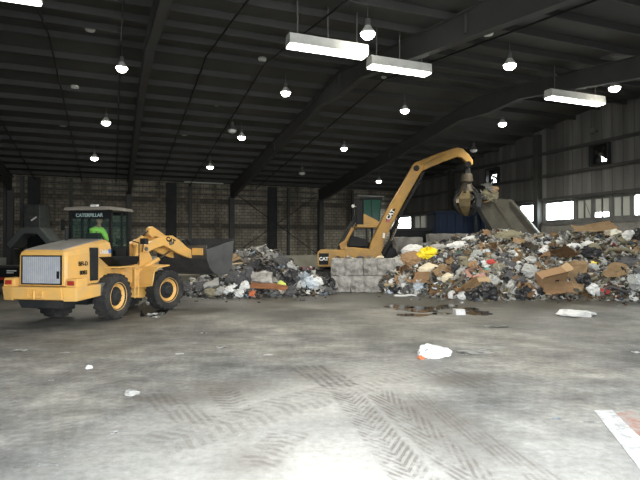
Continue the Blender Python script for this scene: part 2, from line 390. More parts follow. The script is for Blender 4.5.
# steel frames
FR = [-13.6, -6.25, 1.1, 8.5, 15.85]
def ibeam(m, s, q0, z0, z0b, q1, z1, z1b, w=.26):   # tapered I between two q stations (top z, bottom z)
    m.hexa([(s-.02, q0, z0b), (s+.02, q0, z0b), (s+.02, q1, z1b), (s-.02, q1, z1b), (s-.02, q0, z0), (s+.02, q0, z0), (s+.02, q1, z1), (s-.02, q1, z1)])
    for za, zb in ((z0, z1), (z0b, z1b)):
        m.hexa([(s-w/2, q0, za-.03), (s+w/2, q0, za-.03), (s+w/2, q1, zb-.03), (s-w/2, q1, zb-.03), (s-w/2, q0, za), (s+w/2, q0, za), (s+w/2, q1, zb), (s-w/2, q1, zb)])
NAMES = ['', 'left of the loader', 'above the loader', 'above the left waste heap', 'nearest the excavator boom']
for i, s in enumerate(FR):
    m = MB()
    ibeam(m, s, P-.05, roof(P)-.22, roof(P)-1.2, QR+2, roof(QR+2)-.22, roof(QR+2)-.8)
    ibeam(m, s, QR+2, roof(QR+2)-.22, roof(QR+2)-.8, QR, HR-.22, HR-1.15)
    ibeam(m, s, QR, HR-.22, HR-1.15, QR-2, roof(QR-2)-.22, roof(QR-2)-.8)
    ibeam(m, s, QR-2, roof(QR-2)-.22, roof(QR-2)-.8, QF+.1, roof(QF)-.22, roof(QF)-1.2)
    for q in (QR+.02, QR-8, QR+9):
        m.box((s, q, roof(q)-.55), (.2, .03, .5))
    o = setmat(m.build('roof_rafter', RAFM)); struct(o, 'dark tapered steel rafter, the one '+(NAMES[i] or 'farthest to the left'), 'rafter')
    m = MB(); m.box((s, P-.45, HE/2-.5), (.03, .5, HE-1.0)); m.box((s, P-.69, HE/2-.5), (.36, .04, HE-1.0)); m.box((s, P-.22, HE/2-.5), (.36, .04, HE-1.0))
    o = setmat(m.build('steel_column', COLM)); struct(o, 'wide steel frame column on the back wall '+(NAMES[i] or 'farthest to the left'), 'column')
PN = ('at the far left edge', 'second from the left edge', 'wide one left of the loader', 'just left of the loader cab', 'wide one above the loader arm', 'thin one above the loader bucket', 'wide one above the left waste heap', 'thin one right of the wide one over the heap', 'behind the excavator cab')
for k, x in enumerate((5, 22, 34, 71, 171, 190, 272, 288, 352)):
    u = (x-320)/F; t = P/(Dd.x*u+Dd.y); s = t*(Wd.x*u+Wd.y)
    wide = x in (171, 272, 34)
    o = setmat(MB().box((s, P-.1, (HE-.1)/2), (.75 if wide else .2, .2, HE-.1)).build('wall_post', COLM if not wide else DARK)); struct(o, 'dark upright post on the back wall, '+PN[k], 'post')
m = MB()
for sg in (0, 1):
    a, b = (8.8, 1.6), (15.6, 6.3)
    if sg: a, b = (8.8, 6.3), (15.6, 1.6)
    m = MB().cyl((a[0], P-.15-.06*sg, a[1]), (b[0], P-.15-.06*sg, b[1]), .03, n=6)
    o = setmat(m.build('brace_rod', DARK)); struct(o, 'thin diagonal brace rod on the back wall, '+('falling' if sg else 'rising')+' to the right', 'brace')
for k, z in enumerate((6.55, 6.1)):
    o = setmat(MB().box(((SL+SR)/2, P-.08, z), (SR-SL-.3, .14, .08)).build('wall_girt', COLM)); struct(o, ('upper' if k == 0 else 'lower')+' thin horizontal girt across the back wall', 'girt')
for k, z in enumerate((4.85, 6.2, 7.5, 3.45)):
    o = setmat(MB().box((SR-.09, (QF+P)/2, z), (.16, P-QF-.4, .16)).build('wall_girt', COLM if z > 4 else GREYM)); struct(o, 'horizontal girt on the right wall, '+('just above the windows', 'below the fans', 'above the fans', 'forming the sill of the windows')[k], 'girt')
for k, q in enumerate((23.27, 31.5, 15.6)):
    o = setmat(MB().box((SR-.22, q, roof(q)/2-.15), (.36, .34, roof(q)-.3)).build('steel_column', COLM)); struct(o, ('end wall column between the two bright windows', 'end wall column hidden behind the chute', 'end wall column off to the right')[k], 'column')
# purlins and pipes under the roof
k = 0; q = QF+.8
while q < P-.4:
    if abs(q-QR) > .3:
        o = setmat(MB().box(((SL+SR)/2, q, roof(q)-.11), (SR-SL, .07, .22)).build('roof_purlin', PURM)); struct(o, 'dark roof purlin running across the hall', 'purlin'); k += 1
    q += 1.5
for i in range(12):
    s = -17.6+i*2.55+(.0 if i % 2 else .35)
    if min(abs(s-f) for f in FR) < .5: s += .9
    m = MB()
    m.cyl((s, P-.3, roof(P)-.3), (s, QR, HR-.3), .03, n=6); m.cyl((s, QR, HR-.3), (s, 0, roof(0)-.3), .03, n=6)
    o = setmat(m.build('roof_pipe', BLACK)); struct(o, 'thin pipe running up the slope under the roof', 'pipe')
# windows
def grey_pane_mat():
    m, nt, b = newmat('dirty_plastic_pane')
    b.inputs['Base Color'].default_value = (.42, .42, .38, 1); b.inputs['Roughness'].default_value = .5
    tr = N(nt, 'ShaderNodeBsdfTranslucent'); tr.inputs[0].default_value = (.30, .30, .27, 1)
    mx = N(nt, 'ShaderNodeMixShader'); mx.inputs[0].default_value = .22
    nt.links.new(b.outputs[0], mx.inputs[1]); nt.links.new(tr.outputs[0], mx.inputs[2]); nt.links.new(mx.outputs[0], nt.nodes['Material Output'].inputs[0])
    return m
GPANE = grey_pane_mat()
WN = ('beside the excavator boom', 'left one over the dark bin', 'right one over the dark bin', 'just right of the chute', 'the largest, right of the end wall column', 'next to the largest bright one', 'with light under its panes', 'last before the bright one at the right edge', 'at the right edge', 'behind the chute, first', 'behind the chute, second', 'behind the chute, third', 'off to the right, first', 'off to the right, second')
for i, (a, b, kd) in enumerate(wins):
    m = MB(); w = .06
    for q in ((a+w/2, b-w/2) if kd == 'c' else (a+w/2, (a+b)/2, b-w/2)): m.box((SR+.06, q, (ZB+ZT)/2), (.1, w, ZT-ZB))
    for z in (ZB+w/2, ZT-w/2): m.box((SR+.06, (a+b)/2, z), (.1, b-a, w))
    if kd == 'g' and i in (5,): m.cyl((SR+.02, a+.05, ZB+.05), (SR+.02, (a+b)/2, ZT-.05), .015, n=5)
    fr = setmat(m.build('window_%d' % (i+1), GREYM))
    struct(fr, ('bright clear' if kd == 'c' else 'grey divided' if kd == 'g' else 'grey divided half-open')+' window in the right wall, number %d along the band' % (i+1), 'window')
    if kd == 'c':
        p = MB().box((SR+.08, (a+b)/2, (ZB+ZT)/2), (.012, b-a, ZT-ZB)).build('pane', WGLASS, fr)
    else:
        mid = (a+b)/2
        for (c, d) in ((a, mid), (mid, b)):
            z0 = ZB+.3 if kd == 'b' else ZB
            MB().box((SR+.08, (c+d)/2, (z0+ZT)/2), (.012, d-c, ZT-z0)).build('pane', GPANE, fr)
# wall fans
def fan(q, z, label, covered):
    root = empty('exhaust_fan', b2w(SR, q, z)); root.matrix_world = Matrix.Translation(b2w(SR, q, z)) @ BM
    m = MB()
    for d in (-.52, .52):
        m.box((-.1, d, 0), (.3, .07, 1.1)); m.box((-.1, 0, d), (.3, 1.1, .07))
    m.build('housing', DARK, root)
    if covered:
        m = MB(); n = 7
        for k in range(n):
            zz = -.43+k*.145
            if k in (1, 2):
                m.box((.06, .26, zz), (.02, .45, .15)); m.box((.06, -.4, zz), (.02, .2, .15))
            else: m.box((.06, 0, zz), (.02, 1.0, .15))
        m.build('shutter', BLACK, root)
    else:
        m = MB(); m.box((.06, 0, .32), (.02, 1.0, .36)); m.box((.06, .42, -.1), (.02, .2, .8)); m.box((.06, -.44, -.1), (.02, .12, .8)); m.box((.06, 0, -.44), (.02, .9, .12))
        m.build('shutter', BLACK, root)
    MB().cyl((-.12, 0, 0), (.02, 0, 0), .09).build('hub', GREYM, root)
    for k in range(4):
        a = k*PI/2+.5; c, s_ = math.cos(a), math.sin(a)
        m = MB().hexa([(-.07, c*.08-s_*.04, s_*.08+c*.04), (-.02, c*.08+s_*.04, s_*.08-c*.04), (0, c*.42+s_*.12, s_*.42-c*.12), (-.09, c*.42-s_*.12, s_*.42+c*.12)]+[(-.06, c*.08-s_*.04, s_*.08+c*.04), (-.01, c*.08+s_*.04, s_*.08-c*.04), (.01, c*.42+s_*.12, s_*.42-c*.12), (-.08, c*.42-s_*.12, s_*.42+c*.12)])
        m.build('blade', DARK, root)
    tag(root, label, 'fan')
fan(*fan1, 'dark square exhaust fan high on the right wall with a small bright gap', True)
fan(*fan2, 'exhaust fan with bright daylight shining through, above the steel chute', False)
root = empty('wall_horn', (0, 0, 0))
u = (596-320)/F; Yh = SR/(Wd.x*u+Wd.y); ph = px(596, 131, Yh-.12); root.location = ph; root.rotation_euler = (0, 0, math.atan2(Wd.y, Wd.x))
Mh = Matrix.Rotation(-PI/2, 4, 'Y')
MB().lathe([(.19, .18), (.17, .14), (.08, .02), (.06, -.08)], 16, Mh).build('bell', GREYM, root, smooth=True); MB().box((.12, 0, 0), (.12, .1, .1)).build('bracket', DARK, root)
tag(root, 'small round grey horn high on the right wall above the dark fan', 'horn')
# pale unlit strip lights under the eave
for x0, x1, y, where in ((68, 115, 175.5, 'above the loader cab'), (184, 223, 182.5, 'above the loader bucket'), (358, 384, 196, 'behind the excavator cab')):
    pts = []
    for x in (x0, x1):
        u = (x-320)/F; t = (P-.95)/(Dd.x*u+Dd.y); pts.append(t*(Wd.x*u+Wd.y))
    t = (P-.95)/(Dd.x*((x0+x1)/2-320)/F+Dd.y); z = CH+(HY-y)/F*t
    root = empty('strip_light', (0, 0, 0)); root.matrix_world = BM
    MB().box(((pts[0]+pts[1])/2, P-.95, z), (pts[1]-pts[0], .16, .1)).build('tray', FIXW, root, bevel=.01)
    for f in (.2, .8):
        s = pts[0]+(pts[1]-pts[0])*f; MB().cyl((s, P-.95, z+.05), (s, P-.95, roof(P-.95)), .012, n=6).build('hanger', GREYM, root)
    tag(root, 'pale unlit strip light hanging under the eave '+where, 'light')
# ---------------------------------------------------------------- high-bay lamps
def make_lamp(lit):
    r = empty('high_bay_lamp', (0, 0, 0))
    MB().lathe([(.10, .16), (.12, .12), (.16, .07), (.20, .02), (.235, -.05), (.228, -.05), (.15, .05), (.09, .14)], 20).build('reflector', FIXW if lit else GREYM, r, smooth=True)
    MB().lathe([(.001, .36), (.075, .35), (.085, .30), (.085, .18), (.10, .16)], 16).build('ballast', GREYM, r, smooth=True)
    MB().cyl((0, 0, .35), (0, 0, .72), .012, n=6).build('hook', GREYM, r)
    MB().lathe([(.001, -.20), (.09, -.19), (.16, -.155), (.205, -.10), (.225, -.04), (.20, -.03), (.001, -.02)], 18).build('lens', LAMPON if lit else WHITEP, r, smooth=True)
    return r
LAMPS = [(121, 66, 'with a greenish tinge, uppermost of the three on the left'), (105.5, 121, 'middle of the three on the left'), (94, 157, 'lowest of the three on the left, above the loader cab'),
         (241.5, 136, 'upper of the two over the loader bucket'), (210, 166, 'lower of the two over the loader bucket'), (285.5, 91, 'below the left end of the long fluorescent fixture'),
         (368, 31, 'brightest and nearest, above the long fluorescent fixture'), (405, 109, 'right of the rafter, below the fluorescent pair'), (344, 147.5, 'over the gap left of the excavator boom'), (379, 180.5, 'lowest, directly above the excavator cab'),
         (510.5, 63, 'near the top between rafter and right fluorescent fixture'), (503, 122.5, 'above the steel chute'), (615.5, 86, 'rightmost, beside the short fluorescent fixture')]
proto = None
for i, (x, y, d) in enumerate(LAMPS):
    p = roof_hit(x, y, .72)
    o = proto if False else (make_lamp(True) if i == 0 else copy_tree(proto))
    if i == 0: proto = o
    o.location = p; o.scale = (.88, .88, 1); tag(o, 'lit high-bay lamp '+d, 'lamp', 'lit high-bay lamps')
    lt = bpy.data.lights.new('lamp_light', 'SPOT'); lt.energy = LAMPW; lt.spot_size = 2.7; lt.spot_blend = .6; lt.shadow_soft_size = .04; lt.color = (1, .95, .84)
    lo = bpy.data.objects.new('lamp_light', lt); C.objects.link(lo); lo.parent = o; lo.location = (0, 0, -.27)
proto = None
for i, (x, y, d) in enumerate([(232, 129, 'above the two lit lamps over the loader bucket'), (302, 172, 'in front of the back wall above the left waste heap'), (474, 149, 'beside the tip of the excavator arm')]):
    p = roof_hit(x, y, .72); o = make_lamp(False) if i == 0 else copy_tree(proto)
    if i == 0: proto = o
    o.location = p; tag(o, 'dark unlit high-bay lamp '+d, 'lamp', 'unlit high-bay lamps')
proto = None
for i, (x, y, d) in enumerate([(89, 30, 'left of the greenish lamp'), (74, 88, 'second down at the far left'), (62.5, 126, 'third down at the far left'), (216.5, 105, 'over the middle left of the roof'), (184, 135, 'left of the lamps over the bucket'), (262, 60, 'left of the long fluorescent fixture'), (383, 79, 'just below the fluorescent pair'), (489, 34, 'upper right of the roof near the rafter')]):
    p = roof_hit(x, y, .12)
    if i == 0: o = MB().lathe([(.001, .12), (.16, .11), (.16, .04), (.14, 0), (.001, -.01)], 16).build('roof_vent_cap', FIXW, smooth=True); proto = o
    else: o = proto.copy(); C.objects.link(o)
    o.location = p; tag(o, 'small pale disc under the roof '+d, 'disc', 'pale discs under the roof')
# ---------------------------------------------------------------- fluorescent fixtures
def fluo(p0, L_, label, left_hangers=True):
    root = empty('fluorescent_fixture', p0); root.rotation_euler = (0, 0, math.atan2(Wd.y, Wd.x))
    h = .31
    m = MB()
    m.hexa([(0, -.20, .04), (L_, -.20, .04), (L_, -.16, .04), (0, -.16, .04), (0, -.17, h), (L_, -.17, h), (L_, -.13, h), (0, -.13, h)])
    m.hexa([(0, .16, .04), (L_, .16, .04), (L_, .20, .04), (0, .20, .04), (0, .13, h), (L_, .13, h), (L_, .17, h), (0, .17, h)])
    m.box((L_/2, 0, h), (L_, .3, .03)); m.box((.02, 0, h/2+.02), (.04, .34, h-.04)); m.box((L_-.02, 0, h/2+.02), (.04, .34, h-.04))
    m.build('housing', FIXW, root)
    MB().box((L_/2, 0, .02), (L_-.06, .36, .05)).build('diffuser', TUBEON, root, bevel=.01)
    for f in ((.12, .5, .88) if L_ > 2 else (.25, .85)):
        x = L_*f; w = b2w(0, 0, 0)+Vector(p0)+Wd*x; top = roof(q_of(w))-p0.z
        MB().cyl((x, 0, h), (x, 0, top), .02, n=6).build('hanger', GREYM, root)
    tag(root, label, 'light')
def fl_px(x, y): return roof_hit(x, y, 1.25)
a = fl_px(287.5, 45.5); b = fl_px(429, 75)
d0 = s_of(a); d1 = s_of(b); qa = (q_of(a)+q_of(b))/2; za = (a.z+b.z)/2
print('FLUO', d0, d1, q_of(a), q_of(b), a.z, b.z)
fluo(b2w(d0, q_of(a), a.z), 2.3, 'long lit fluorescent fixture left of the rafter')
b0 = fl_px(366, 66.5); fluo(b2w(s_of(b)-2.1, q_of(b)-.0, b.z), 2.1, 'lit fluorescent fixture just right of the rafter, partly behind it')
c = fl_px(547, 97); c2 = fl_px(598, 105); print('F3', s_of(c), s_of(c2), q_of(c), q_of(c2)); fluo(b2w(s_of(c)+.15, (q_of(c)+q_of(c2))/2, (c.z+c2.z)/2), max(1.6, s_of(c2)-s_of(c)), 'short lit fluorescent fixture near the right wall')
c = fl_px(40, 2); fluo(b2w(s_of(c)-2.4, q_of(c), c.z), 2.4, 'lit fluorescent fixture cut off by the top left corner')
# ---------------------------------------------------------------- painted floor markings
def worn(name, col, fcol):
    m, nt, b = newmat(name); L = nt.links.new
    pos = N(nt, 'ShaderNodeNewGeometry').outputs['Position']
    n = N(nt, 'ShaderNodeTexNoise', Scale=5., Detail=8., Roughness=.75); L(pos, n.inputs['Vector'])
    r = ramp(nt, [(.40, (1, 1, 1)), (.58, (0, 0, 0))]); L(n.outputs['Fac'], r.inputs[0])
    L(mix(nt, r.outputs[0], fcol, col), b.inputs['Base Color']); b.inputs['Roughness'].default_value = .7
    return m
def patch(name, pts, mat, z):
    m = MB(); m.prism([(gr(*p).x, gr(*p).y) for p in pts], .0005, z, plane='xy'); return m.build(name, mat)
o = patch('painted_floor_stripe', [(593, 410), (611, 409.5), (634, 432), (668, 462), (668, 500), (640, 470)], worn('worn_white_floor_paint', (.85, .84, .8), (.45, .44, .42)), .004); tag(o, 'worn white painted stripe on the floor at the lower right', 'floor marking')
o = patch('painted_floor_patch', [(611.5, 413), (631, 410.5), (660, 431), (680, 450), (668, 460)], worn('worn_red_floor_paint', (.42, .2, .14), (.42, .38, .34)), .003); tag(o, 'faded red painted patch beside the white floor stripe', 'floor marking')
# puddles
def puddle(name, pts, label):
    m, nt, b = newmat('wet_puddle'); b.inputs['Base Color'].default_value = (.018, .018, .014, 1); b.inputs['Roughness'].default_value = .07; b.inputs['Specular IOR Level'].default_value = .5
    mm = MB(); mm.prism([(gr(*p).x, gr(*p).y) for p in pts], .0005, .004, plane='xy'); o = mm.build(name, m); tag(o, label, 'puddle')
def blob(cx, cy, rx, ry, seed, n=28):
    r_ = random.Random(seed); ph = [r_.random()*6 for _ in range(4)]
    return [(cx+rx*math.cos(t)*(1+.16*math.sin(3*t+ph[0])+.1*math.sin(5*t+ph[1])), cy+ry*math.sin(t)*(1+.16*math.sin(2*t+ph[2])+.1*math.sin(7*t+ph[3]))) for t in [2*PI*i/n for i in range(n)]]
for px_, py_, rx_, ry_, l_ in ((399, 306.5, 15, 1.8, 'left end of the wet patch'), (421, 309.5, 22, 2.6, 'widest part of the wet patch'), (446, 306.5, 13, 1.7, 'left of the white block'), (412, 315, 17, 1.5, 'nearest the camera'), (468, 309, 11, 1.5, 'behind the white block'), (440, 313.5, 10, 1.4, 'just left of the white block')):
    puddle('puddle', blob(px_, py_, rx_, ry_, int(px_)), 'dark puddle in front of the big waste heap, '+l_)
puddle('puddle', blob(478, 313, 14, 2.5, 2), 'small puddle right of the white block on the floor')
puddle('puddle', blob(153, 309, 15, 9, 3), 'wet puddle on the floor between the loader wheels')
# ================================================================== WHEEL LOADER
LA = math.radians(12)
loader = empty('wheel_loader', (-7.17, 15.87, 0), -LA)
tag(loader, 'yellow articulated wheel loader with raised bucket and a driver in its cab', 'wheel loader')
MF = Matrix.Translation((0, 1.4, 0)) @ Matrix.Rotation(-math.radians(18), 4, 'Z')    # front frame, hitch at its origin
WR = .69
def wheel(side, c, M, spin=0.):
    RX = Matrix.Rotation(side*PI/2, 4, 'Y')            # lathe z axis -> outward x
    T = M @ Matrix.Translation(c) @ RX @ Matrix.Rotation(spin, 4, 'Z')
    m = MB()
    prof = [(.40, -.20), (.52, -.235), (.62, -.225), (.66, -.18), (.665, 0), (.66, .18), (.62, .225), (.52, .235), (.40, .20), (.37, .15), (.37, -.15)]
    m.lathe(prof, 40, T, closed=True)
    for k in range(22):
        for sg in (-1, 1):
            a = 2*PI*(k+(.5 if sg > 0 else 0))/22
            B = T @ Matrix.Rotation(a, 4, 'Z')
            m.hexa([(.62, -.045, sg*.235), (.62, .045, sg*.235), (.645, .09, sg*.01), (.645, -.01, sg*.01), (.675, -.03, sg*.225), (.675, .03, sg*.225), (WR, .075, sg*.01), (WR, 0, sg*.01)], B)
    w = m.build('wheel', RUB, loader)
    m = MB().lathe([(.43, .20), (.415, .215), (.385, .17), (.33, .11), (.30, .08), (.2, .1), (.001, .1), (.001, .02), (.36, .0), (.37, .1)], 32, T)
    m.build('rim', YEL, w, smooth=False)
    m = MB().lathe([(.29, .085), (.285, .11), (.19, .13), (.165, .19), (.12, .22), (.001, .22)], 20, T)
    for k in range(10):
        a = 2*PI*k/10; m.cyl((.24*math.cos(a), .24*math.sin(a), .08), (.24*math.cos(a), .24*math.sin(a), .15), .02, n=6, M=T)
    m.build('hub', DARK, w)
I4 = Matrix.Identity(4)
for side in (-1, 1):
    wheel(side, (side*.95, 0, WR), I4, .3); wheel(side, (side*.95, 1.4, WR), MF, .1)
m = MB().cyl((-.85, 0, WR), (.85, 0, WR), .17); m.box((0, 0, WR), (.5, .5, .5)); m.build('rear_axle', DARK, loader)
m = MB().cyl((-.85, 1.4, WR), (.85, 1.4, WR), .17, M=MF); m.box((0, 1.4, WR), (.5, .5, .5), M=MF); m.build('front_axle', DARK, loader)
# counterweight: wide bumper with raised corner blocks
m = MB()
m.prism([(-1.98, .76), (-2.02, 1.10), (-1.35, 1.12), (-1.2, .95), (-1.2, .74), (-1.5, .68)], -.78, .78)
for sg in (-1, 1):
    m.hexa([(sg*.78, -1.96, .72), (sg*1.14, -1.88, .72), (sg*1.14, -.85, .78), (sg*.78, -.85, .78), (sg*.78, -2.0, 1.10), (sg*1.16, -1.92, 1.10), (sg*1.16, -.85, 1.12), (sg*.78, -.85, 1.12)])
    m.box((sg*.97, -1.66, 1.21), (.36, .46, .24), top=(.95, .9))
cw = m.build('counterweight', YEL, loader, bevel=.03)
for sg in (-1, 1): MB().box((sg*.97, -1.895, 1.21), (.20, .03, .12)).build('tail_lamp', RED, cw, bevel=.008)
m = MB(); m.box((0, -2.03, .95), (.46, .06, .05)); m.box((0, -2.03, .84), (.40, .06, .05)); m.box((-.22, -2.03, .90), (.06, .06, .2)); m.box((.22, -2.03, .90), (.06, .06, .2)); m.cyl((0, -2.08, .78), (0, -2.08, 1.02), .03, n=8)
m.build('tow_hitch', YEL, cw, bevel=.008)
m = MB().box((0, -.45, .78), (.95, 2.3, .4)); m.box((.0, -1.55, .62), (1.3, .5, .22), top=(1.1, 1.2)); m.box((0, .9, .85), (.6, .9, .5)); m.build('rear_frame', DARK, loader, bevel=.02)
# hood: lofted sections along y
secs = [(-1.80, .70, 1.12, 2.03, .06), (-1.74, .76, 1.12, 2.09, .10), (-1.2, .78, 1.12, 2.20, .14), (-.5, .79, 1.12, 2.32, .16), (.0, .80, 1.12, 2.40, .16), (.16, .80, 1.12, 2.38, .16)]
m = MB(); rings = []
for y, w, zb, zt, c in secs:
    pr = [(-w, zb), (-w*.985, zt-c*1.6), (-w*.93, zt-c*.5), (-w*.80, zt-c*.05), (0, zt+.015), (w*.80, zt-c*.05), (w*.93, zt-c*.5), (w*.985, zt-c*1.6), (w, zb)]
    rings.append([m.bm.verts.new((x, y, z)) for x, z in pr])
for A, B in zip(rings[:-1], rings[1:]):
    for i in range(len(A)):
        j = (i+1) % len(A); m.bm.faces.new((A[i], A[j], B[j], B[i]))
m.bm.faces.new(rings[0]); m.bm.faces.new(rings[-1][::-1])
hood = m.build('hood', YEL, loader, bevel=.015)
DUST = simple('grey_dust_cover', (.30, .29, .27), .9, 0, .6, (.2, .17, .12), 2.)
m = MB(); prev = None
for y, w, zb, zt, c in secs[1:5]:
    row = [m.bm.verts.new((x*w, y, zt+.022-(.05*c if abs(x) > .7 else 0))) for x in (-.76, 0, .76)]
    if prev:
        for a in (0, 1): m.bm.faces.new((prev[a], prev[a+1], row[a+1], row[a]))
    prev = row
o = m.build('hood_top_panel', DUST, hood); sd = o.modifiers.new('solid', 'SOLIDIFY'); sd.thickness = .02
# grille and its frame
m = MB()
for z in (1.17, 1.93): m.box((0, -1.815, z), (1.26, .03, .035))
for x in (-.61, .61): m.box((x, -1.815, 1.55), (.035, .03, .78))
gr_f = m.build('grille_frame', BLACK, hood)
m = MB().box((0, -1.806, 1.55), (1.2, .02, .74))
for k in range(19): m.box((-.57+k*.0633, -1.82, 1.55), (.018, .015, .73))
m.build('grille', GRILLE, hood)
MB().box((.53, -1.835, 1.42), (.07, .03, .2)).build('grille_latch', BLACK, hood, bevel=.006)
m = MB().box((.79, -.68, 1.68), (.05, .34, .95))
for k in range(12): m.box((.82, -.68, 1.27+k*.075), (.02, .3, .02))
m.build('side_vent', DARK, hood)
def sidetext(body, y, z, size, mat, dx=.797, **k): return text('lettering', body, size, mat, hood, frame((dx, y, z), (0, 1, 0), (0, 0, 1)), **k)
sidetext('BFI-D', -1.15, 1.70, .17, BLACK, .79, bold=.004); sidetext('8083', -1.13, 1.45, .16, BLACK, .79, bold=.006)
sidetext('United', -.16, 2.03, .19, WHITEP, .80, bold=.004)
MB().cyl((.79, .06, 2.04), (.805, .06, 2.04), .07, n=16).build('blue_decal', simple('decal_blue', (.08, .2, .55), .5, 0, .1), hood)
MB().box((.9, -.55, .95), (.28, .5, .36)).build('tool_box', GREYM, loader, bevel=.02)
# cab
CX, Y0, Y1, Z0, ZR = .74, .22, 1.22, 1.45, 3.30
m = MB(); m.box((0, (Y0+Y1)/2, 1.55), (2*CX, Y1-Y0, .35)); m.box((0, Y1-.03, 1.95), (2*CX, .06, .5)); m.box((0, Y0+.03, 1.95), (2*CX, .06, .6))
m.box((CX-.03, Y0+.55, 1.9), (.06, .5, .5)); m.box((-CX+.03, Y0+.55, 1.9), (.06, .9, .5))
cab = m.build('cab', BLACK, loader, bevel=.01)
m = MB()
for sx in (-1, 1):
    for y in (Y0+.04, Y1-.04): m.box((sx*(CX-.04), y, 2.5), (.08, .08, 1.62))
    m.box((sx*(CX-.03), .82, 2.5), (.05, .06, 1.62))
m.box((0, Y0+.03, 3.17), (1.4, .05, .24)); m.box((0, Y1-.03, 3.24), (1.4, .05, .1))
m.build('cab_post', BLACK, cab)
m = MB().box((0, .70, 3.35), (1.64, 1.3, .10), top=(.96, .96)); m.box((0, .7, 3.41), (1.2, .9, .04)); m.build('cab_roof', simple('cab_roof_grey', (.20, .18, .15), .7, 0, .6), cab, bevel=.02)
MB().box((.25, .1, 3.43), (.22, .14, .07)).build('roof_lamp', FIXW, cab, bevel=.015)
for nm, c, d in (('rear_window', (0, Y0+.02, 2.62), (1.38, .012, .86)), ('front_window', (0, Y1-.02, 2.65), (1.38, .012, 1.15))): MB().box(c, d).build(nm, GLASS, cab)
for sx in (-1, 1): MB().box((sx*(CX-.02), .72, 2.62), (.012, .94, 1.1)).build('side_window', GLASS, cab)
text('lettering', 'CATERPILLAR', .155, TEALTXT, cab, frame((-.02, Y0-.004, 3.15), (1, 0, 0), (0, 0, 1)), bold=.003)
m = MB().box((-.82, .05, 2.85), (.05, .12, .34)); m.cyl((-.74, .3, 3.0), (-.82, .05, 2.95), .015, n=6); m.build('mirror', BLACK, cab, bevel=.01)
m = MB().box((0, .62, 1.98), (.5, .5, .14)); m.box((0, .40, 2.3), (.48, .12, .62)); m.box((0, .62, 1.82), (.3, .3, .24)); m.build('driver_seat', DARK, cab, bevel=.03)
m = MB(); T = Matrix.Translation((0, 1.12, 2.42)) @ Matrix.Rotation(math.radians(-35), 4, 'X')
m.lathe([(.19+.014*math.cos(a), .014*math.sin(a)) for a in [2*PI*k/8 for k in range(8)]], 24, T, closed=True); m.cyl((0, 1.12, 2.42), (0, 1.28, 1.9), .03, n=8); m.cyl((-.18, 1.12, 2.42), (.18, 1.12, 2.42), .012, n=6)
m.build('steering_wheel', BLACK, cab)
# steps, platform, handrail
m = MB().hexa([(.80, .0, 1.58), (1.18, .1, 1.62), (1.18, .98, 1.62), (.80, .98, 1.58), (.80, -.50, 1.88), (1.24, -.45, 1.88), (1.24, 1.0, 1.88), (.80, 1.0, 1.88)]); m.build('platform', BLACK, loader, bevel=.02)
m = MB().box((.95, .45, 1.56), (.55, 1.2, .05)); m.build('fender', YEL, loader, bevel=.01)
m = MB().box((.0, .8, 1.25), (1.5, 1.2, .5)); m.box((.62, 1.0, 1.15), (.36, .5, .5)); m.build('cab_base', YEL, loader, bevel=.03)
m = MB()
for y in (.86, 1.06): m.cyl((1.16, y, .55), (1.16, y, 1.9), .018, n=6)
for z in (.6, .9, 1.2, 1.5): m.box((1.13, .96, z), (.12, .22, .03))
m.build('ladder', YEL, loader)
m = MB().tube([(1.2, 1.02, 1.6), (1.2, 1.02, 2.3), (.8, 1.06, 2.4)], .017, 6); m.build('handrail', BLACK, loader)
MB().tube([(-.45, -.25, 2.3), (-.45, -.25, 2.75)], .05, 10).build('exhaust_stack', DARK, loader)
# front frame
m = MB()
m.prism([(.0, .55), (.15, 1.0), (.55, 1.35), (.72, 2.25), (1.08, 2.32), (1.3, 1.9), (1.75, 1.1), (1.95, .75), (1.9, .5), (.9, .42)], -.34, -.22, MF); m.prism([(.0, .55), (.15, 1.0), (.55, 1.35), (.72, 2.25), (1.08, 2.32), (1.3, 1.9), (1.75, 1.1), (1.95, .75), (1.9, .5), (.9, .42)], .22, .34, MF)
m.box((0, 1.1, .85), (.46, 1.6, .5), MF)
m.build('front_frame', YEL, loader, bevel=.012)
for sg in (-1, 1):
    m = MB(); a0 = []
    pr = [(.60, .95), (.68, 1.35), (.88, 1.50), (1.38, 1.56)]
    A = [(y, z) for y, z in pr]; poly = A+[(y+.0, z-.04) for y, z in A[::-1]]
    m.prism(poly, sg*.52 if sg > 0 else -1.2, 1.2 if sg > 0 else -.52, MF)
    m.hexa([(sg*.36, .45, .75), (sg*.52, .45, .75), (sg*.52, 1.1, 1.1), (sg*.36, 1.1, 1.1), (sg*.36, .5, 1.4), (sg*.52, .5, 1.4), (sg*.52, 1.3, 1.56), (sg*.36, 1.3, 1.56)], MF)
    m.hexa([(sg*.52, .60, .78), (sg*1.18, .60, .88), (sg*1.18, .64, .88), (sg*.52, .64, .78), (sg*.52, .72, 1.4), (sg*1.18, .72, 1.4), (sg*1.18, .76, 1.4), (sg*.52, .76, 1.4)], MF)
    m.build('front_fender', YEL, loader)
arm = [(.80, 2.0), (.86, 2.22), (1.3, 2.42), (1.75, 2.56), (2.15, 2.58), (2.45, 2.44), (2.9, 2.14), (3.5, 1.92), (3.58, 1.74), (3.45, 1.66), (2.9, 1.78), (2.35, 1.96), (2.05, 2.10), (1.75, 2.22), (1.35, 2.12), (1.0, 1.98)]
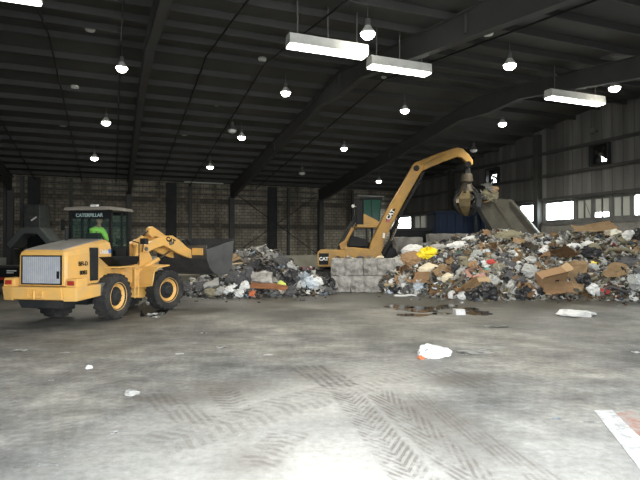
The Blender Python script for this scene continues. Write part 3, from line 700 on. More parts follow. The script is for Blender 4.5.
for sg in (-1, 1):
    a = MB().prism(arm, sg*.40 if sg > 0 else -.54, .54 if sg > 0 else -.40, MF).build('lift_arm', YEL, loader, bevel=.01)
    m = MB()
    for y, z in ((.93, 2.1), (3.47, 1.79), (2.05, 2.30)): m.cyl((.38*sg, y, z), (.58*sg, y, z), .07, n=14, M=MF)
    m.build('pin', GREYM, a)
    if sg > 0: text('lettering', 'CAT', .22, BLACK, a, MF @ frame((.545, 2.05, 2.40), (0, 1, -.35), (0, .35, 1)), bold=.012)
    m = MB().cyl((sg*.47, .85, 1.42), (sg*.47, 1.55, 1.74), .075, n=14, M=MF); cy = m.build('lift_cylinder', YEL, loader)
    MB().cyl((sg*.47, 1.5, 1.72), (sg*.47, 2.05, 2.0), .035, n=10, M=MF).build('rod', CHROME, cy)
m = MB().cyl((-.40, 2.35, 2.22), (.40, 2.35, 2.22), .09, n=12, M=MF); m.build('arm_crossbar', YEL, loader)
m = MB().prism([(1.45, 2.62), (1.5, 2.84), (1.62, 2.90), (1.95, 2.74), (2.3, 2.55), (2.35, 2.40), (2.2, 2.36), (1.95, 2.5), (1.75, 2.56), (1.6, 2.5)], -.1, .1, MF); m.build('tilt_lever', YEL, loader, bevel=.01)
m = MB().cyl((0, .85, 2.2), (0, 1.25, 2.52), .075, n=12, M=MF); tc = m.build('tilt_cylinder', YEL, loader)
MB().cyl((0, 1.22, 2.5), (0, 1.58, 2.8), .035, n=8, M=MF).build('rod', CHROME, tc)
m = MB().cyl((0, 2.25, 2.46), (0, 3.12, 2.2), .05, n=8, M=MF); m.box((0, 3.05, 2.25), (.22, .3, .16), MF); m.build('bucket_link', GREYM, loader)
m = MB().cyl((.62, .75, 2.3), (.62, .7, 2.0), .02, n=6, M=MF); m.box((.62, .78, 2.36), (.24, .16, .2), MF); m.build('work_lamp', DARK, loader, bevel=.02)
m = MB().cyl((-.62, .75, 2.3), (-.62, .7, 2.0), .02, n=6, M=MF); m.box((-.62, .78, 2.36), (.24, .16, .2), MF); m.build('work_lamp', DARK, loader, bevel=.02)
# bucket, rolled back
shell = [(3.10, 2.06), (3.12, 1.72), (3.26, 1.40), (3.52, 1.18), (3.85, 1.08), (4.30, 1.10), (4.56, 1.40), (4.66, 2.42)]
out = shell; inn = [(3.16, 2.06), (3.18, 1.74), (3.31, 1.44), (3.55, 1.23), (3.84, 1.13), (4.27, 1.15), (4.51, 1.42), (4.63, 2.42)]
HWB = 1.28
m = MB().prism(out+inn[::-1], -HWB, HWB, MF)
bk = m.build('bucket', STEEL, loader)
for sg in (-1, 1):
    MB().prism(shell, sg*HWB-.02, sg*HWB+.02, MF).build('side_plate', STEEL, bk)
m = MB()
for x in (-.47, -.2, .2, .47): m.prism([(2.95, 2.42), (3.12, 2.46), (3.35, 2.02), (3.2, 1.5), (3.35, 1.36), (3.55, 1.6), (3.6, 1.85)], x-.03, x+.03, MF)
m.build('hinge_plate', DARK, bk)
m = MB().box((0, 3.13, 2.12), (2.56, .05, .22), MF); m.build('spill_guard', STEEL, bk)
MB().hexa([(.60, 3.07, 1.86), (1.12, 3.07, 1.86), (1.12, 3.12, 1.86), (.60, 3.12, 1.86), (.60, 3.07, 2.12), (1.12, 3.07, 2.12), (1.12, 3.12, 2.12), (.60, 3.12, 2.12)], MF).build('coupler_plate', YEL, bk, bevel=.008)
m = MB().box((0, 4.655, 2.40), (2.6, .04, .2), MF); m.build('cutting_edge', CHROME if False else STEEL, bk)
# ================================================================== DRIVER
SKIN = simple('skin', (.42, .25, .17), .6, 0, .1, (.35, .2, .14), 8)
HIVIS = simple('lime_hi_vis', (.50, .95, .16), .7, 0, .1, (.2, .5, .08), 4)
TROUS = simple('navy_trousers', (.02, .025, .04), .8, 0, .2)
CAPM = simple('dark_cap', (.02, .02, .022), .7, 0, .2)
def skin_obj(name, verts, edges, radii, mat, parent, sub=2):
    me = bpy.data.meshes.new(name); me.from_pydata(verts, edges, []); me.materials.append(mat)
    o = bpy.data.objects.new(name, me); C.objects.link(o); o.parent = parent
    sk = o.modifiers.new('skin', 'SKIN'); sk.use_smooth_shade = True
    for v, r in zip(me.skin_vertices[0].data, radii): v.radius = (r, r) if not isinstance(r, tuple) else r
    me.skin_vertices[0].data[0].use_root = True
    s = o.modifiers.new('sub', 'SUBSURF'); s.levels = sub; s.render_levels = sub
    return o
drv = empty('person', (0, 0, 0)); drv.matrix_world = Matrix.Translation((-7.17, 15.87, 0)) @ Matrix.Rotation(-LA, 4, 'Z') @ Matrix.Translation((-.10, 0, .09))
V = [(0, .60, 2.06), (0, .60, 2.22), (.0, .63, 2.40), (.02, .66, 2.56), (.04, .70, 2.66), (.05, .74, 2.76), (.05, .76, 2.84)]
Ed = [(i, i+1) for i in range(6)]; Rr = [.16, .165, .16, .15, .09, .06, .06]
def limb(root, pts, rs):
    global V, Ed, Rr
    p = root
    for q, r in zip(pts, rs): V.append(q); Rr.append(r); Ed.append((p, len(V)-1)); p = len(V)-1
    return p
hands = []
for sg in (-1, 1):
    w = limb(4, [(sg*.17+.03, .70, 2.60), (sg*.25+.03, .76, 2.42), (sg*.27, .84, 2.30), (sg*.2, 1.0, 2.37), (sg*.17, 1.05, 2.40)], [.075, .062, .05, .036, .03])
    hands.append(w)
    limb(0, [(sg*.11, .64, 2.06), (sg*.14, .92, 2.10), (sg*.15, 1.07, 2.08), (sg*.15, 1.09, 1.85), (sg*.15, 1.12, 1.72), (sg*.15, 1.24, 1.69)], [.11, .085, .07, .055, .045, .035])
body = skin_obj('body', V, Ed, Rr, SKIN, drv, 2)
for sg in (-1, 1):
    for k, (dx, ln) in enumerate(((-.024, .07), (-.008, .08), (.008, .076), (.024, .06))):
        x = sg*.17; b_ = (x+dx, 1.06, 2.41)
        f = skin_obj('finger', [b_, (x+dx, 1.06+ln*.5, 2.445), (x+dx, 1.06+ln*.85, 2.43), (x+dx, 1.06+ln*.7, 2.40)], [(0, 1), (1, 2), (2, 3)], [.009, .0085, .008, .007], SKIN, drv, 1)
    skin_obj('thumb', [(sg*.17-sg*.02, 1.05, 2.40), (sg*.17-sg*.045, 1.08, 2.415), (sg*.17-sg*.05, 1.11, 2.43)], [(0, 1), (1, 2)], [.011, .010, .008], SKIN, drv, 1)
m = MB(); bmesh.ops.create_icosphere(m.bm, subdivisions=4, radius=1.)
for v in m.bm.verts:
    x, y, z = v.co; f = 1
    if z < 0: x *= 1-.28*(-z)**1.5; y = y*(1-.12*(-z))
    v.co = Vector((x*.078, y*.098, z*.118))
    if y > .8 and -.35 < v.co.z/.118 < .12: v.co.y += .022*max(0, 1-abs(x)/.22)*(1-abs(v.co.z/.118+.12)/.3)      # nose
    if y > .6 and .02 < v.co.z/.118 < .25 and .2 < abs(x) < .55: v.co.y -= .010                                   # eye sockets
    if y > .7 and -.62 < v.co.z/.118 < -.42 and abs(x) < .35: v.co.y += .006
HM = Matrix.Translation((.05, .785, 2.93)) @ Matrix.Rotation(math.radians(-35), 4, 'Z')
for v in m.bm.verts: v.co = HM @ v.co
head = m.build('head', SKIN, drv, smooth=True)
for sg in (-1, 1):
    m = MB(); bmesh.ops.create_icosphere(m.bm, subdivisions=2, radius=.012)
    for v in m.bm.verts: v.co = HM @ (v.co+Vector((sg*.031, .083, .012)))
    m.build('eye', WHITEP, head, smooth=True)
    m = MB(); bmesh.ops.create_icosphere(m.bm, subdivisions=2, radius=1)
    for v in m.bm.verts: v.co = HM @ Vector((v.co.x*.012+sg*.08, v.co.y*.02-.005, v.co.z*.032))
    m.build('ear', SKIN, head, smooth=True)
m = MB().box((0, .094, -.055), (.045, .012, .012), M=HM); m.build('mouth', simple('lips', (.3, .12, .1), .6), head, bevel=.004)
m = MB(); bmesh.ops.create_icosphere(m.bm, subdivisions=3, radius=1.)
bmesh.ops.delete(m.bm, geom=[v for v in m.bm.verts if v.co.z < .12], context='VERTS')
for v in m.bm.verts: v.co = HM @ Vector((v.co.x*.086, v.co.y*.107, v.co.z*.125+.012))
m.hexa([HM @ Vector(p) for p in ((-.07, .07, .03), (.07, .07, .03), (.055, .18, .02), (-.055, .18, .02), (-.07, .07, .042), (.07, .07, .042), (.055, .18, .03), (-.055, .18, .03))])
m.build('cap', CAPM, drv, smooth=True)
VJ = [(0, .60, 2.10), (0, .60, 2.24), (0, .63, 2.41), (.02, .66, 2.57), (.035, .69, 2.66), (.045, .72, 2.72)]; EJ = [(i, i+1) for i in range(5)]; RJ = [.19, .20, .195, .185, .12, .08]
for sg in (-1, 1):
    p = 4
    for q, r in (((sg*.18+.03, .70, 2.615), .10), ((sg*.255+.03, .76, 2.42), .08), ((sg*.275, .84, 2.29), .066), ((sg*.215, .97, 2.355), .052)):
        VJ.append(q); RJ.append(r); EJ.append((p, len(VJ)-1)); p = len(VJ)-1
skin_obj('hi_vis_jacket', VJ, EJ, RJ, HIVIS, drv, 2)
VT = [(0, .60, 2.07)]; ET = []; RT = [.175]
for sg in (-1, 1):
    p = 0
    for q, r in (((sg*.11, .66, 2.06), .125), ((sg*.14, .92, 2.10), .1), ((sg*.15, 1.07, 2.08), .085), ((sg*.15, 1.09, 1.85), .07), ((sg*.15, 1.11, 1.75), .062)):
        VT.append(q); RT.append(r); ET.append((p, len(VT)-1)); p = len(VT)-1
skin_obj('trousers', VT, ET, RT, TROUS, drv, 2)
for sg in (-1, 1):
    MB().box((sg*.15, 1.18, 1.66), (.09, .27, .09), top=(.9, .8)).build('boot', BLACK, drv, bevel=.02)
tag(drv, 'person in a lime hi-vis jacket sitting at the wheel inside the loader cab', 'person')
# ================================================================== MATERIAL HANDLER (excavator)
EY = 28.3
exc = empty('excavator', (1.5, EY, 0)); tag(exc, 'yellow material handling excavator with bent arm behind the concrete block wall', 'excavator')
E0 = Matrix.Translation((-1.5, -EY, 0))
def epx(x, y, Y): return px(x, y, Y)
def wprism(pts, Y0_, Y1_, ref=28.0):        # outline in the plane of the machine, real depth Y0..Y1
    poly = [((x-320)/F*ref, CH+(HY-y)/F*ref) for x, y in pts]
    return MB().prism(poly, Y0_, Y1_, E0, 'xz')
for sg in (-1, 1):
    yc = EY+sg*1.2; m = MB()
    path = [(-.7, .05), (3.5, .05), (3.8, .2), (3.9, .45), (3.8, .7), (3.5, .85), (-.7, .85), (-1.0, .7), (-1.1, .45), (-1.0, .2)]
    m.prism(path, yc-.3, yc+.3, E0, 'xz'); n = len(path)
    for a, b in zip(path, path[1:]+path[:1]):
        L_ = math.hypot(b[0]-a[0], b[1]-a[1]); k = max(1, int(L_/.2))
        for i in range(k):
            t = (i+.5)/k; m.box((a[0]+(b[0]-a[0])*t, yc, a[1]+(b[1]-a[1])*t), (.07, .62, .09), E0)
    tr = m.build('track', RUB, exc)
    m = MB()
    for x in (-.6, .2, 1.0, 1.8, 2.6, 3.4): m.cyl((x, yc-.33, .45), (x, yc+.33, .45), .28, n=16, M=E0)
    m.build('roller', DARK, tr)
MB().box((1.4, EY, .75), (2.4, 2.2, .5), E0).build('undercarriage', DARK, exc, bevel=.03)
MB().cyl((1.4, EY, .9), (1.4, EY, 1.3), .75, n=28, M=E0).build('turntable', DARK, exc)
# house
m = MB().box((1.35, EY, 1.4), (3.0, 2.5, .3), E0); m.build('deck', YELX, exc, bevel=.03)
m = wprism([(317.5, 252), (321, 249.5), (345, 249.8), (345, 262), (336, 266), (317.5, 266)], EY-1.35, EY+1.35); cwt = m.build('counterweight', YELX, exc, bevel=.04)
m = wprism([(319, 253), (328.5, 253), (328, 264), (319, 264)], EY-1.37, EY-1.34); pl = m.build('logo_panel', BLACK, cwt)
text('lettering', 'CAT', .24, WHITEP, pl, frame((-1.5+(323.6-320)/F*28, -1.375, px(0, 258.5, 28).z), (1, 0, 0), (0, 0, 1)), bold=.01)
m = wprism([(343, 247.6), (352, 247.2), (370, 249), (379, 252), (381, 257), (376, 262), (345, 262)], EY-1.3, EY-.5); m.build('side_cover', YELX, exc, bevel=.05)
m = wprism([(338, 249.6), (338, 246), (362, 240), (372, 244), (372, 250)], EY-.4, EY+1.2); m.build('engine_cover', BLACK, exc, bevel=.04)
m = wprism([(350, 235.5), (366, 239.5), (367, 246.5), (348, 246.5)], EY-.9, EY-.3); m.build('pump_guard', BLACK, exc, bevel=.02)
# cab riser linkage
m = wprism([(337, 249), (340.5, 239), (353, 218), (356, 213), (359.5, 216), (347, 238), (343.5, 250)], EY-.6, EY-.45); m.build('riser_arm', DARK, exc, bevel=.01)
m = wprism([(339, 244), (346, 239), (347, 249), (341, 251)], EY-.75, EY-.6); m.build('riser_foot', YELX, exc, bevel=.01)
m = MB().cyl(px(345, 243, EY-.8), px(353, 228, EY-.8), .09, n=10, M=E0); cy = m.build('riser_cylinder', YELX, exc)
MB().cyl(px(353, 228, EY-.8), px(358, 219, EY-.8), .04, n=8, M=E0).build('rod', CHROME, cy)
m = MB().cyl(px(366.5, 228, EY-.6), px(366.5, 248, EY-.6), .05, n=8, M=E0); m.cyl(px(372, 228, EY+.4), px(372, 248, EY+.4), .05, n=8, M=E0); m.build('riser_post', DARK, exc)
m = wprism([(356, 225), (376, 225), (376, 228), (356, 228)], EY-1.0, EY+.7); m.build('cab_deck', YELX, exc, bevel=.02)
# cab
cy0, cy1 = EY-.95, EY+.35
m = wprism([(362.5, 214), (377, 221.5), (377.5, 226), (362.5, 226)], cy0, cy1); ecab = m.build('cab', YELX, exc, bevel=.02)
m = wprism([(355.5, 202), (362.5, 199), (362.5, 226), (356, 226)], cy0+.05, cy1-.05); m.build('cab_back', BLACK, ecab, bevel=.02)
m = MB()
for yy in (cy0+.03, cy1-.03):
    for a, b in (((362.5, 200), (362.5, 215)), ((380, 200), (377.5, 222)), ((362.5, 200), (380, 200)), ((370, 200), (371, 218))):
        m.cyl(px(*a, 28)+Vector((0, yy-28, 0)), px(*b, 28)+Vector((0, yy-28, 0)), .035, n=6, M=E0)
m.build('cab_post', BLACK, ecab)
m = wprism([(360, 197.5), (381, 198), (381, 200), (360, 200)], cy0-.05, cy1+.05); m.build('cab_roof', BLACK, ecab, bevel=.02)
for yy in (cy0+.01, cy1-.03): wprism([(362.5, 200), (380, 200), (377.5, 222), (362.5, 214.5)], yy, yy+.015).build('side_window', GLASSG, ecab)
a, b = px(380, 200, 28), px(377.6, 222, 28)
MB().hexa([(b.x, cy0, b.z), (b.x+.02, cy0, b.z), (b.x+.02, cy1, b.z), (b.x, cy1, b.z), (a.x, cy0, a.z), (a.x+.02, cy0, a.z), (a.x+.02, cy1, a.z), (a.x, cy1, a.z)], E0).build('front_window', GLASSG, ecab)
m = wprism([(364, 217), (370, 217), (370, 219.5), (366.5, 219.5), (366, 208), (363.5, 208)], EY-.5, EY-.05); m.build('seat', DARK, ecab, bevel=.02)
m = MB().cyl(px(353, 206, EY-1.0), px(353, 206, EY-.9), .09, n=12, M=E0); m.cyl(px(353, 206, EY-.92), px(357, 207, EY-.8), .02, n=6, M=E0); m.build('work_lamp', FIXW, ecab)
# boom: box section, then the bent stick
m = wprism([(367.5, 252), (370, 242), (383, 215), (398, 190), (410, 169), (414, 163.5), (420, 163.5), (422.5, 168), (419, 174), (407, 195), (393.5, 220), (383.5, 240), (380.5, 254), (373, 257)], EY-.85, EY-.4)
boom = m.build('boom', YELX, exc, bevel=.05)
bl = wprism([(385, 219.5), (389, 211), (394, 209), (392.5, 214), (388, 222), (384.5, 222.5)], EY-.87, EY-.845).build('logo_panel', BLACK, boom)
c = px(389.2, 215.3, 28)
text('lettering', 'CAT', .30, WHITEP, bl, E0 @ frame((c.x, EY-.875, c.z), (.55, 0, .83), (-.83, 0, .55)), bold=.012)
wprism([(384.5, 222.5), (386, 219.5), (389.5, 220), (388, 222.5)], EY-.88, EY-.868).build('red_stripe', RED, bl)
m = MB()
for d in (0, .16): m.tube([px(391+d*9, 231, EY-.95), px(405+d*9, 205, EY-.95), px(419+d*9, 180, EY-.95), px(423+d*9, 172, EY-.95)], .045, 6, E0)
m.build('hydraulic_hose', BLACK, boom)
MB().cyl(px(384, 233, EY-.98), px(383.5, 238, EY-.98), .06, n=8, M=E0).build('hose_clamp', WHITEP, boom)
for k, yy in enumerate((EY-1.05, EY-.2)):
    m = MB().cyl(px(383, 255, yy), px(391, 241, yy), .13, n=12, M=E0); cy = m.build('boom_cylinder', BLACK, exc)
    MB().cyl(px(391, 241, yy), px(399, 222, yy), .06, n=8, M=E0).build('rod', CHROME, cy)
m = wprism([(378, 254), (386, 246), (394, 249), (396, 257), (380, 262)], EY-1.0, EY-.3); m.build('cylinder_bracket', BLACK, exc, bevel=.03)
stick = wprism([(410, 168), (414, 163.2), (419, 161.8), (434, 155.5), (450, 150), (456, 148.6), (461, 150), (466.5, 155.5), (471, 161.5), (470.5, 166), (467, 167), (464.5, 164), (459.5, 159), (455, 158), (438, 164.5), (424, 170.5), (416, 174)], EY-.78, EY-.47).build('stick', YELX, exc, bevel=.04)
m = MB()
for p in ((416.5, 168), (468.5, 164)): m.cyl(px(*p, EY-.9), px(*p, EY-.35), .16, n=14, M=E0)
m.build('pin', DARK, stick)
MB().cyl(px(421, 164, EY-.95), px(446, 154, EY-.95), .05, n=8, M=E0).build('stick_pipe', YELX, stick)
# grapple
G = EY-.62
m = MB().cyl(px(468.5, 164, G), px(467.5, 173, G), .10, n=10, M=E0); m.box(px(467.5, 172, G), (.28, .28, .3), E0); m.build('grapple_hanger', DARK, exc)
c0 = px(467, 178, G)
m = MB().cyl(c0+Vector((0, 0, .22)), c0-Vector((0, 0, .2)), .27, .34, 16, E0); m.cyl(c0-Vector((0, 0, .2)), c0-Vector((0, 0, .75)), .2, .42, 16, E0); m.build('rotator', simple('grapple_brown_steel', (.09, .075, .05), .6, .3, .6), exc)
GB = simple('worn_grapple_yellow', (.17, .125, .05), .6, 0, .8, (.04, .035, .03), 2)
for k in range(5):
    a = 2*PI*k/5+.5; d = Vector((math.cos(a), math.sin(a), 0)); t = Vector((-d.y, d.x, 0)); hub = c0-Vector((0, 0, .7))
    prof = [(.25, .05), (.52, -.12), (.66, -.45), (.62, -.85), (.40, -1.15), (.14, -1.32)]; wds = [.2, .46, .60, .54, .34, .08]
    m = MB(); rows = []
    for (r, z), w in zip(prof, wds):
        p = hub+d*r+Vector((0, 0, z)); nn = d*.05
        rows.append([m.bm.verts.new(E0 @ q) for q in (p-t*w/2-nn, p+t*w/2-nn, p+t*w/2+nn, p-t*w/2+nn)])
    for A, B in zip(rows[:-1], rows[1:]):
        for i in range(4): m.bm.faces.new((A[i], A[(i+1) % 4], B[(i+1) % 4], B[i]))
    m.bm.faces.new(rows[0][::-1]); m.bm.faces.new(rows[-1])
    tn = m.build('tine', GB if k % 2 else DARK, exc, bevel=.01)
    MB().cyl(hub+d*.2+Vector((0, 0, .35)), hub+d*.62+Vector((0, 0, -.12)), .05, n=8, M=E0).build('tine_cylinder', DARK, tn)
# ================================================================== BLOCKS, BINS, CHUTE
def rough_block(name, L_, Wb, H, seed, mat):
    r_ = random.Random(seed); m = MB(); m.box((0, 0, 0), (L_, Wb, H))
    bmesh.ops.subdivide_edges(m.bm, edges=m.bm.edges[:], cuts=9, use_grid_fill=True)
    off = Vector((r_.random()*50, r_.random()*50, 0))
    for v in m.bm.verts:
        e = sum(1 for a, h in zip(v.co, (L_/2, Wb/2, H/2)) if abs(abs(a)-h) < .02)
        n = noise.noise_vector(v.co*3+off)*.035+noise.noise_vector(v.co*8+off)*.02
        v.co = v.co*(1-.02*(e-1))+n*(1 if e < 2 else 1.3)
    return m.build(name, mat)
BLK = [(331, 363.5, 0, 'left block of the upper course of the front block wall'), (363.5, 395.5, 0, 'right block of the upper course of the front block wall'), (331, 350.5, 1, 'short left block of the lower course of the front block wall'),
       (350.5, 383, 1, 'middle block of the lower course of the front block wall'), (383, 404, 1, 'right block of the lower course of the front block wall, half buried')]
for i, (x0, x1, c, lb) in enumerate(BLK):
    X0, X1 = (x0-320)/F*24.6, (x1-320)/F*24.6
    o = rough_block('concrete_block', X1-X0-.015, .8, .80, i, CONC); o.location = ((X0+X1)/2, 25.0, .40+(.8 if c == 0 else 0)); tag(o, 'rough grey concrete '+lb, 'concrete block')
def stack(x0, x1, Yc, courses, H, where, off=0):
    X0, X1 = (x0-320)/F*Yc, (x1-320)/F*Yc
    for c in range(courses):
        o = rough_block('concrete_block', X1-X0-.02, .8, H-.01, 40+c+int(x0), CONC2); o.location = ((X0+X1)/2+R.uniform(-.03, .03), Yc+.4, H*(c+.5))
        tag(o, 'concrete block '+where+', '+('topmost' if c == courses-1 else 'second from the top' if c == courses-2 else 'third from the top' if c == courses-3 else 'lowest'), 'concrete block')
stack(394.5, 423, 28.9, 3, .90, 'between excavator boom and dark bin')
stack(429, 456, 29.4, 4, .725, 'in front of the blue container, left stack')
stack(456.5, 484, 29.4, 4, .725, 'in front of the blue container, right stack')
# blue container
X0, X1, Yc0, Yc1, ZT_ = 7.05, 10.0, 31.6, 34.0, 4.25
bc = empty('waste_container', ((X0+X1)/2, (Yc0+Yc1)/2, 0)); tag(bc, 'dark blue open-top steel waste container below the grapple', 'container')
hx, hy = (X1-X0)/2, (Yc1-Yc0)/2
for nm, c, d in (('front_panel', (0, -hy, ZT_/2+.1), (2*hx, .08, ZT_-.2)), ('rear_panel', (0, hy, ZT_/2+.1), (2*hx, .08, ZT_-.2)), ('left_panel', (-hx, 0, ZT_/2+.1), (.08, 2*hy, ZT_-.2)), ('right_panel', (hx, 0, ZT_/2+.1), (.08, 2*hy, ZT_-.2)), ('base', (0, 0, .1), (2*hx, 2*hy, .2))):
    m = MB().box(c, d)
    if nm == 'front_panel':
        for k in range(6): m.box((-hx+.2+k*(2*hx-.4)/5, -hy-.06, ZT_/2), (.1, .08, ZT_-.3))
    m.build(nm, BLUEP, bc, bevel=.01)
m = MB()
for c, d in (((0, -hy, ZT_), (2*hx+.2, .16, .14)), ((0, hy, ZT_), (2*hx+.2, .16, .14)), ((-hx, 0, ZT_), (.16, 2*hy, .14)), ((hx, 0, ZT_), (.16, 2*hy, .14))): m.box(c, d)
m.build('rim', BLUEP, bc, bevel=.01)
# dark bin
db = empty('steel_bin', (5.85, 33.6, 0)); tag(db, 'dark steel bin behind the concrete blocks, left of the blue container', 'bin')
m = MB(); m.hexa([(-1.1, -.8, .1), (1.1, -.8, .1), (1.1, .8, .1), (-1.1, .8, .1), (-1.25, -.9, 3.3), (1.3, -.9, 3.3), (1.3, .9, 3.3), (-1.25, .9, 3.3)]); m.build('body', BLACK, db)
m = MB().box((0, -.92, 3.25), (2.6, .1, .16)); m.box((0, -.95, 2.3), (2.5, .08, .1)); m.build('rim', DARK, db, bevel=.01)
# chute
CHM = simple('chute_steel', (.11, .105, .085), .6, .2, .7, (.22, .20, .15), 1.2, .2)
ch = empty('steel_chute', px(505, 260, 29.6)*1.0); ch.location.z = 0; tag(ch, 'sloping grey steel loading chute with side flanges above the big waste heap', 'chute')
chT = Matrix.Translation(-ch.location)
A, B = px(470, 195, 30.9), px(513, 200, 29.3); Cc, Dv = px(560, 256, 27.9), px(506, 256, 29.4)
def lerp(a, b, t): return a+(b-a)*t
nrm = (B-A).cross(Dv-A).normalized(); nrm = -nrm if nrm.z < 0 else nrm
def slab(m, a, b, c, d, up, dn=.06):
    m.hexa([chT @ (p-nrm*dn) for p in (a, b, c, d)]+[chT @ (p+nrm*up) for p in (a, b, c, d)])
m = MB(); slab(m, A, B, Cc, Dv, .02); m.build('deck', CHM, ch)
for t0, t1, up, nm in ((0, .05, .38, 'left_flange'), (.95, 1., .38, 'right_flange'), (.50, .56, .10, 'centre_rib')):
    m = MB(); slab(m, lerp(A, B, t0), lerp(A, B, t1), lerp(Dv, Cc, t1), lerp(Dv, Cc, t0), up); m.build(nm, CHM if nm != 'left_flange' else DARK, ch)
for p in (lerp(A, B, .1), lerp(A, B, .9)):
    q = lerp(p, lerp(Dv, Cc, .5), .12); MB().box((q.x, q.y+1.0, q.z/2-.35), (.2, .2, q.z-.7), chT).build('support_post', DARK, ch)
# dark hopper hood behind the loader at the left
hp = empty('hopper', px(38, 260, 31.5)); hp.location.z = 0; tag(hp, 'dark steel hopper with splayed hood standing behind the loader at the left', 'hopper')
hT = Matrix.Translation(-hp.location)
def hpp(x, y, dy=0): v = px(x, y, 31.5); v.y += dy; return hT @ v
a, b = hpp(29, 229), hpp(45, 205)
MB().box(((a.x+b.x)/2, .0, (a.z+b.z)/2), (b.x-a.x, 1.2, b.z-a.z)).build('feed_box', simple('hopper_grey', (.045, .055, .055), .5, .3, .5), hp, bevel=.03)
HG = simple('hopper_hood_grey', (.09, .105, .105), .5, .3, .5)
outl = [(13, 244), (27, 228), (46, 228), (57, 241), (53, 245), (43, 234), (30, 234), (17, 248)]
MB().prism([(hpp(x, y).x, hpp(x, y).z) for x, y in outl], -.7, .7, None, 'xz').build('hood', HG, hp, bevel=.03)
for x in (17, 53):
    q = hpp(x, 249); MB().box((q.x, .0, q.z/2), (.16, 1.0, q.z)).build('leg', DARK, hp)
q = hpp(36, 236); m = MB().box((q.x, .4, q.z/2), (1.3, .3, q.z)); m.build('back_plate', BLACK, hp)
a, b = hpp(37, 221, -.64), hpp(42, 217.5, -.64); MB().cyl(a, b, .05, n=8).build('handle', WHITEP, hp)
# black trailer behind the loader (tail end shows at the left edge)
tl = empty('trailer', px(8, 285, 24)); tl.location.z = 0; tag(tl, 'black trailer with a red tail lamp at the left edge behind the loader', 'trailer')
MB().box((-.6, .5, .85), (3.0, 1.6, .7)).build('box', BLACK, tl, bevel=.04); MB().box((-.6, .5, 1.24), (3.1, 1.7, .1)).build('lid', DARK, tl, bevel=.02)
q = px(3, 278.5, 23.65); MB().box((q.x-tl.location.x, -.32, .72), (.55, .04, .10)).build('tail_lamp', RED, tl)
MB().box((.36, -.32, 1.07), (.42, .04, .05)).build('badge', WHITEP, tl); MB().box((.30, -.32, .98), (.3, .04, .04)).build('badge', WHITEP, tl)
for x in (-1.4, .4):
    for y in (-.1, 1.1): MB().cyl((x, y-.1, .32), (x, y+.1, .32), .32, n=20).build('wheel', RUB, tl)
# small black bin with a red lid edge behind the left heap
tb = empty('waste_tote', px(305.5, 285, 27)); tb.location.z = 0; tag(tb, 'black bin with a red and white strip between left waste heap and block wall', 'bin')
q = px(305, 267, 27)
MB().hexa([(-.4, -.35, .0), (.4, -.35, .0), (.4, .35, .0), (-.4, .35, .0), (-.5, -.45, q.z), (.5, -.45, q.z), (.5, .45, q.z), (-.5, .45, q.z)]).build('body', BLACK, tb, bevel=.03)
MB().box((.12, -.48, q.z-.04), (.5, .05, .12)).build('strip', RED, tb); MB().box((.22, -.49, q.z+.02), (.22, .06, .06)).build('label', WHITEP, tb)
# ================================================================== WASTE HEAPS
def interp(tab, u):
    if u <= tab[0][0]: return tab[0][1:]
    for a, b in zip(tab[:-1], tab[1:]):
        if u <= b[0]:
            t = (u-a[0])/(b[0]-a[0]); return tuple(p+(q-p)*t for p, q in zip(a[1:], b[1:]))
    return tab[-1][1:]
# silhouettes: image column, foot row, top row, crest depth
BIG = [(372, 291, 289, 25.2), (378, 292, 280, 25.3), (386, 293, 267, 25.6), (398, 294, 256, 26.2), (412, 295, 250, 27), (430, 297, 246, 27.5), (450, 299, 240, 27.8), (470, 300, 235, 27.8), (485, 300, 231, 27.6), (500, 300, 231, 27.3), (530, 300, 234, 27), (552, 300, 235, 26.8), (577, 300, 231.5, 26.2), (610, 300, 232, 25.0), (625, 301, 235, 24.4), (645, 301, 237, 23.8), (700, 302, 236, 21.8), (780, 303, 240, 19.6)]
LEFT = [(176, 294, 293, 24.2), (186, 296, 284, 24.5), (205, 298, 277, 24.8), (222, 298.5, 268, 25.2), (230, 298.5, 256, 25.6), (240, 298, 251, 25.8), (256, 298, 248, 26), (275, 297, 251, 26), (287, 296.5, 258, 25.8), (300, 296, 271, 25.6), (318, 295.5, 276, 25.4), (326, 295, 283, 25.2), (332, 294, 291, 24.9)]
SM = {}
def h_of(tab, x, y, rough=1.):
    u = 320+F*x/y
    if u < tab[0][0]-4 or u > tab[-1][0]: return -1
    fb, ft, yc = interp(tab, u)
    yb = CH*F/(fb-HY); hc = CH+(HY-ft)/F*yc
    if hc < .12: hc = .12
    t = (y-yb)/(yc-yb)
    if t < 0: return t*.8
    if t <= 1: h = hc*(.30*min(1, t*6)*(1-.6*t)+.0+(1-.30*(1-.6*t)*min(1, t*6))*math.sin(t*PI/2)**1.05) if tab is BIG else hc*math.sin(min(1, t*1.15)*PI/2)**.8
    else: h = hc*(1-min(1, (t-1)*1.1)**1.4)
    n = noise.noise(Vector((x*.9, y*.9, 3)))*.22+noise.noise(Vector((x*2.3, y*2.3, 7)))*.16+noise.noise(Vector((x*5.5, y*5.5, 1)))*.09
    k = min(1, max(0, t*4))*min(1, h/.6+.1) if h > 0 else 0
    return h+n*rough*k*.9-.03
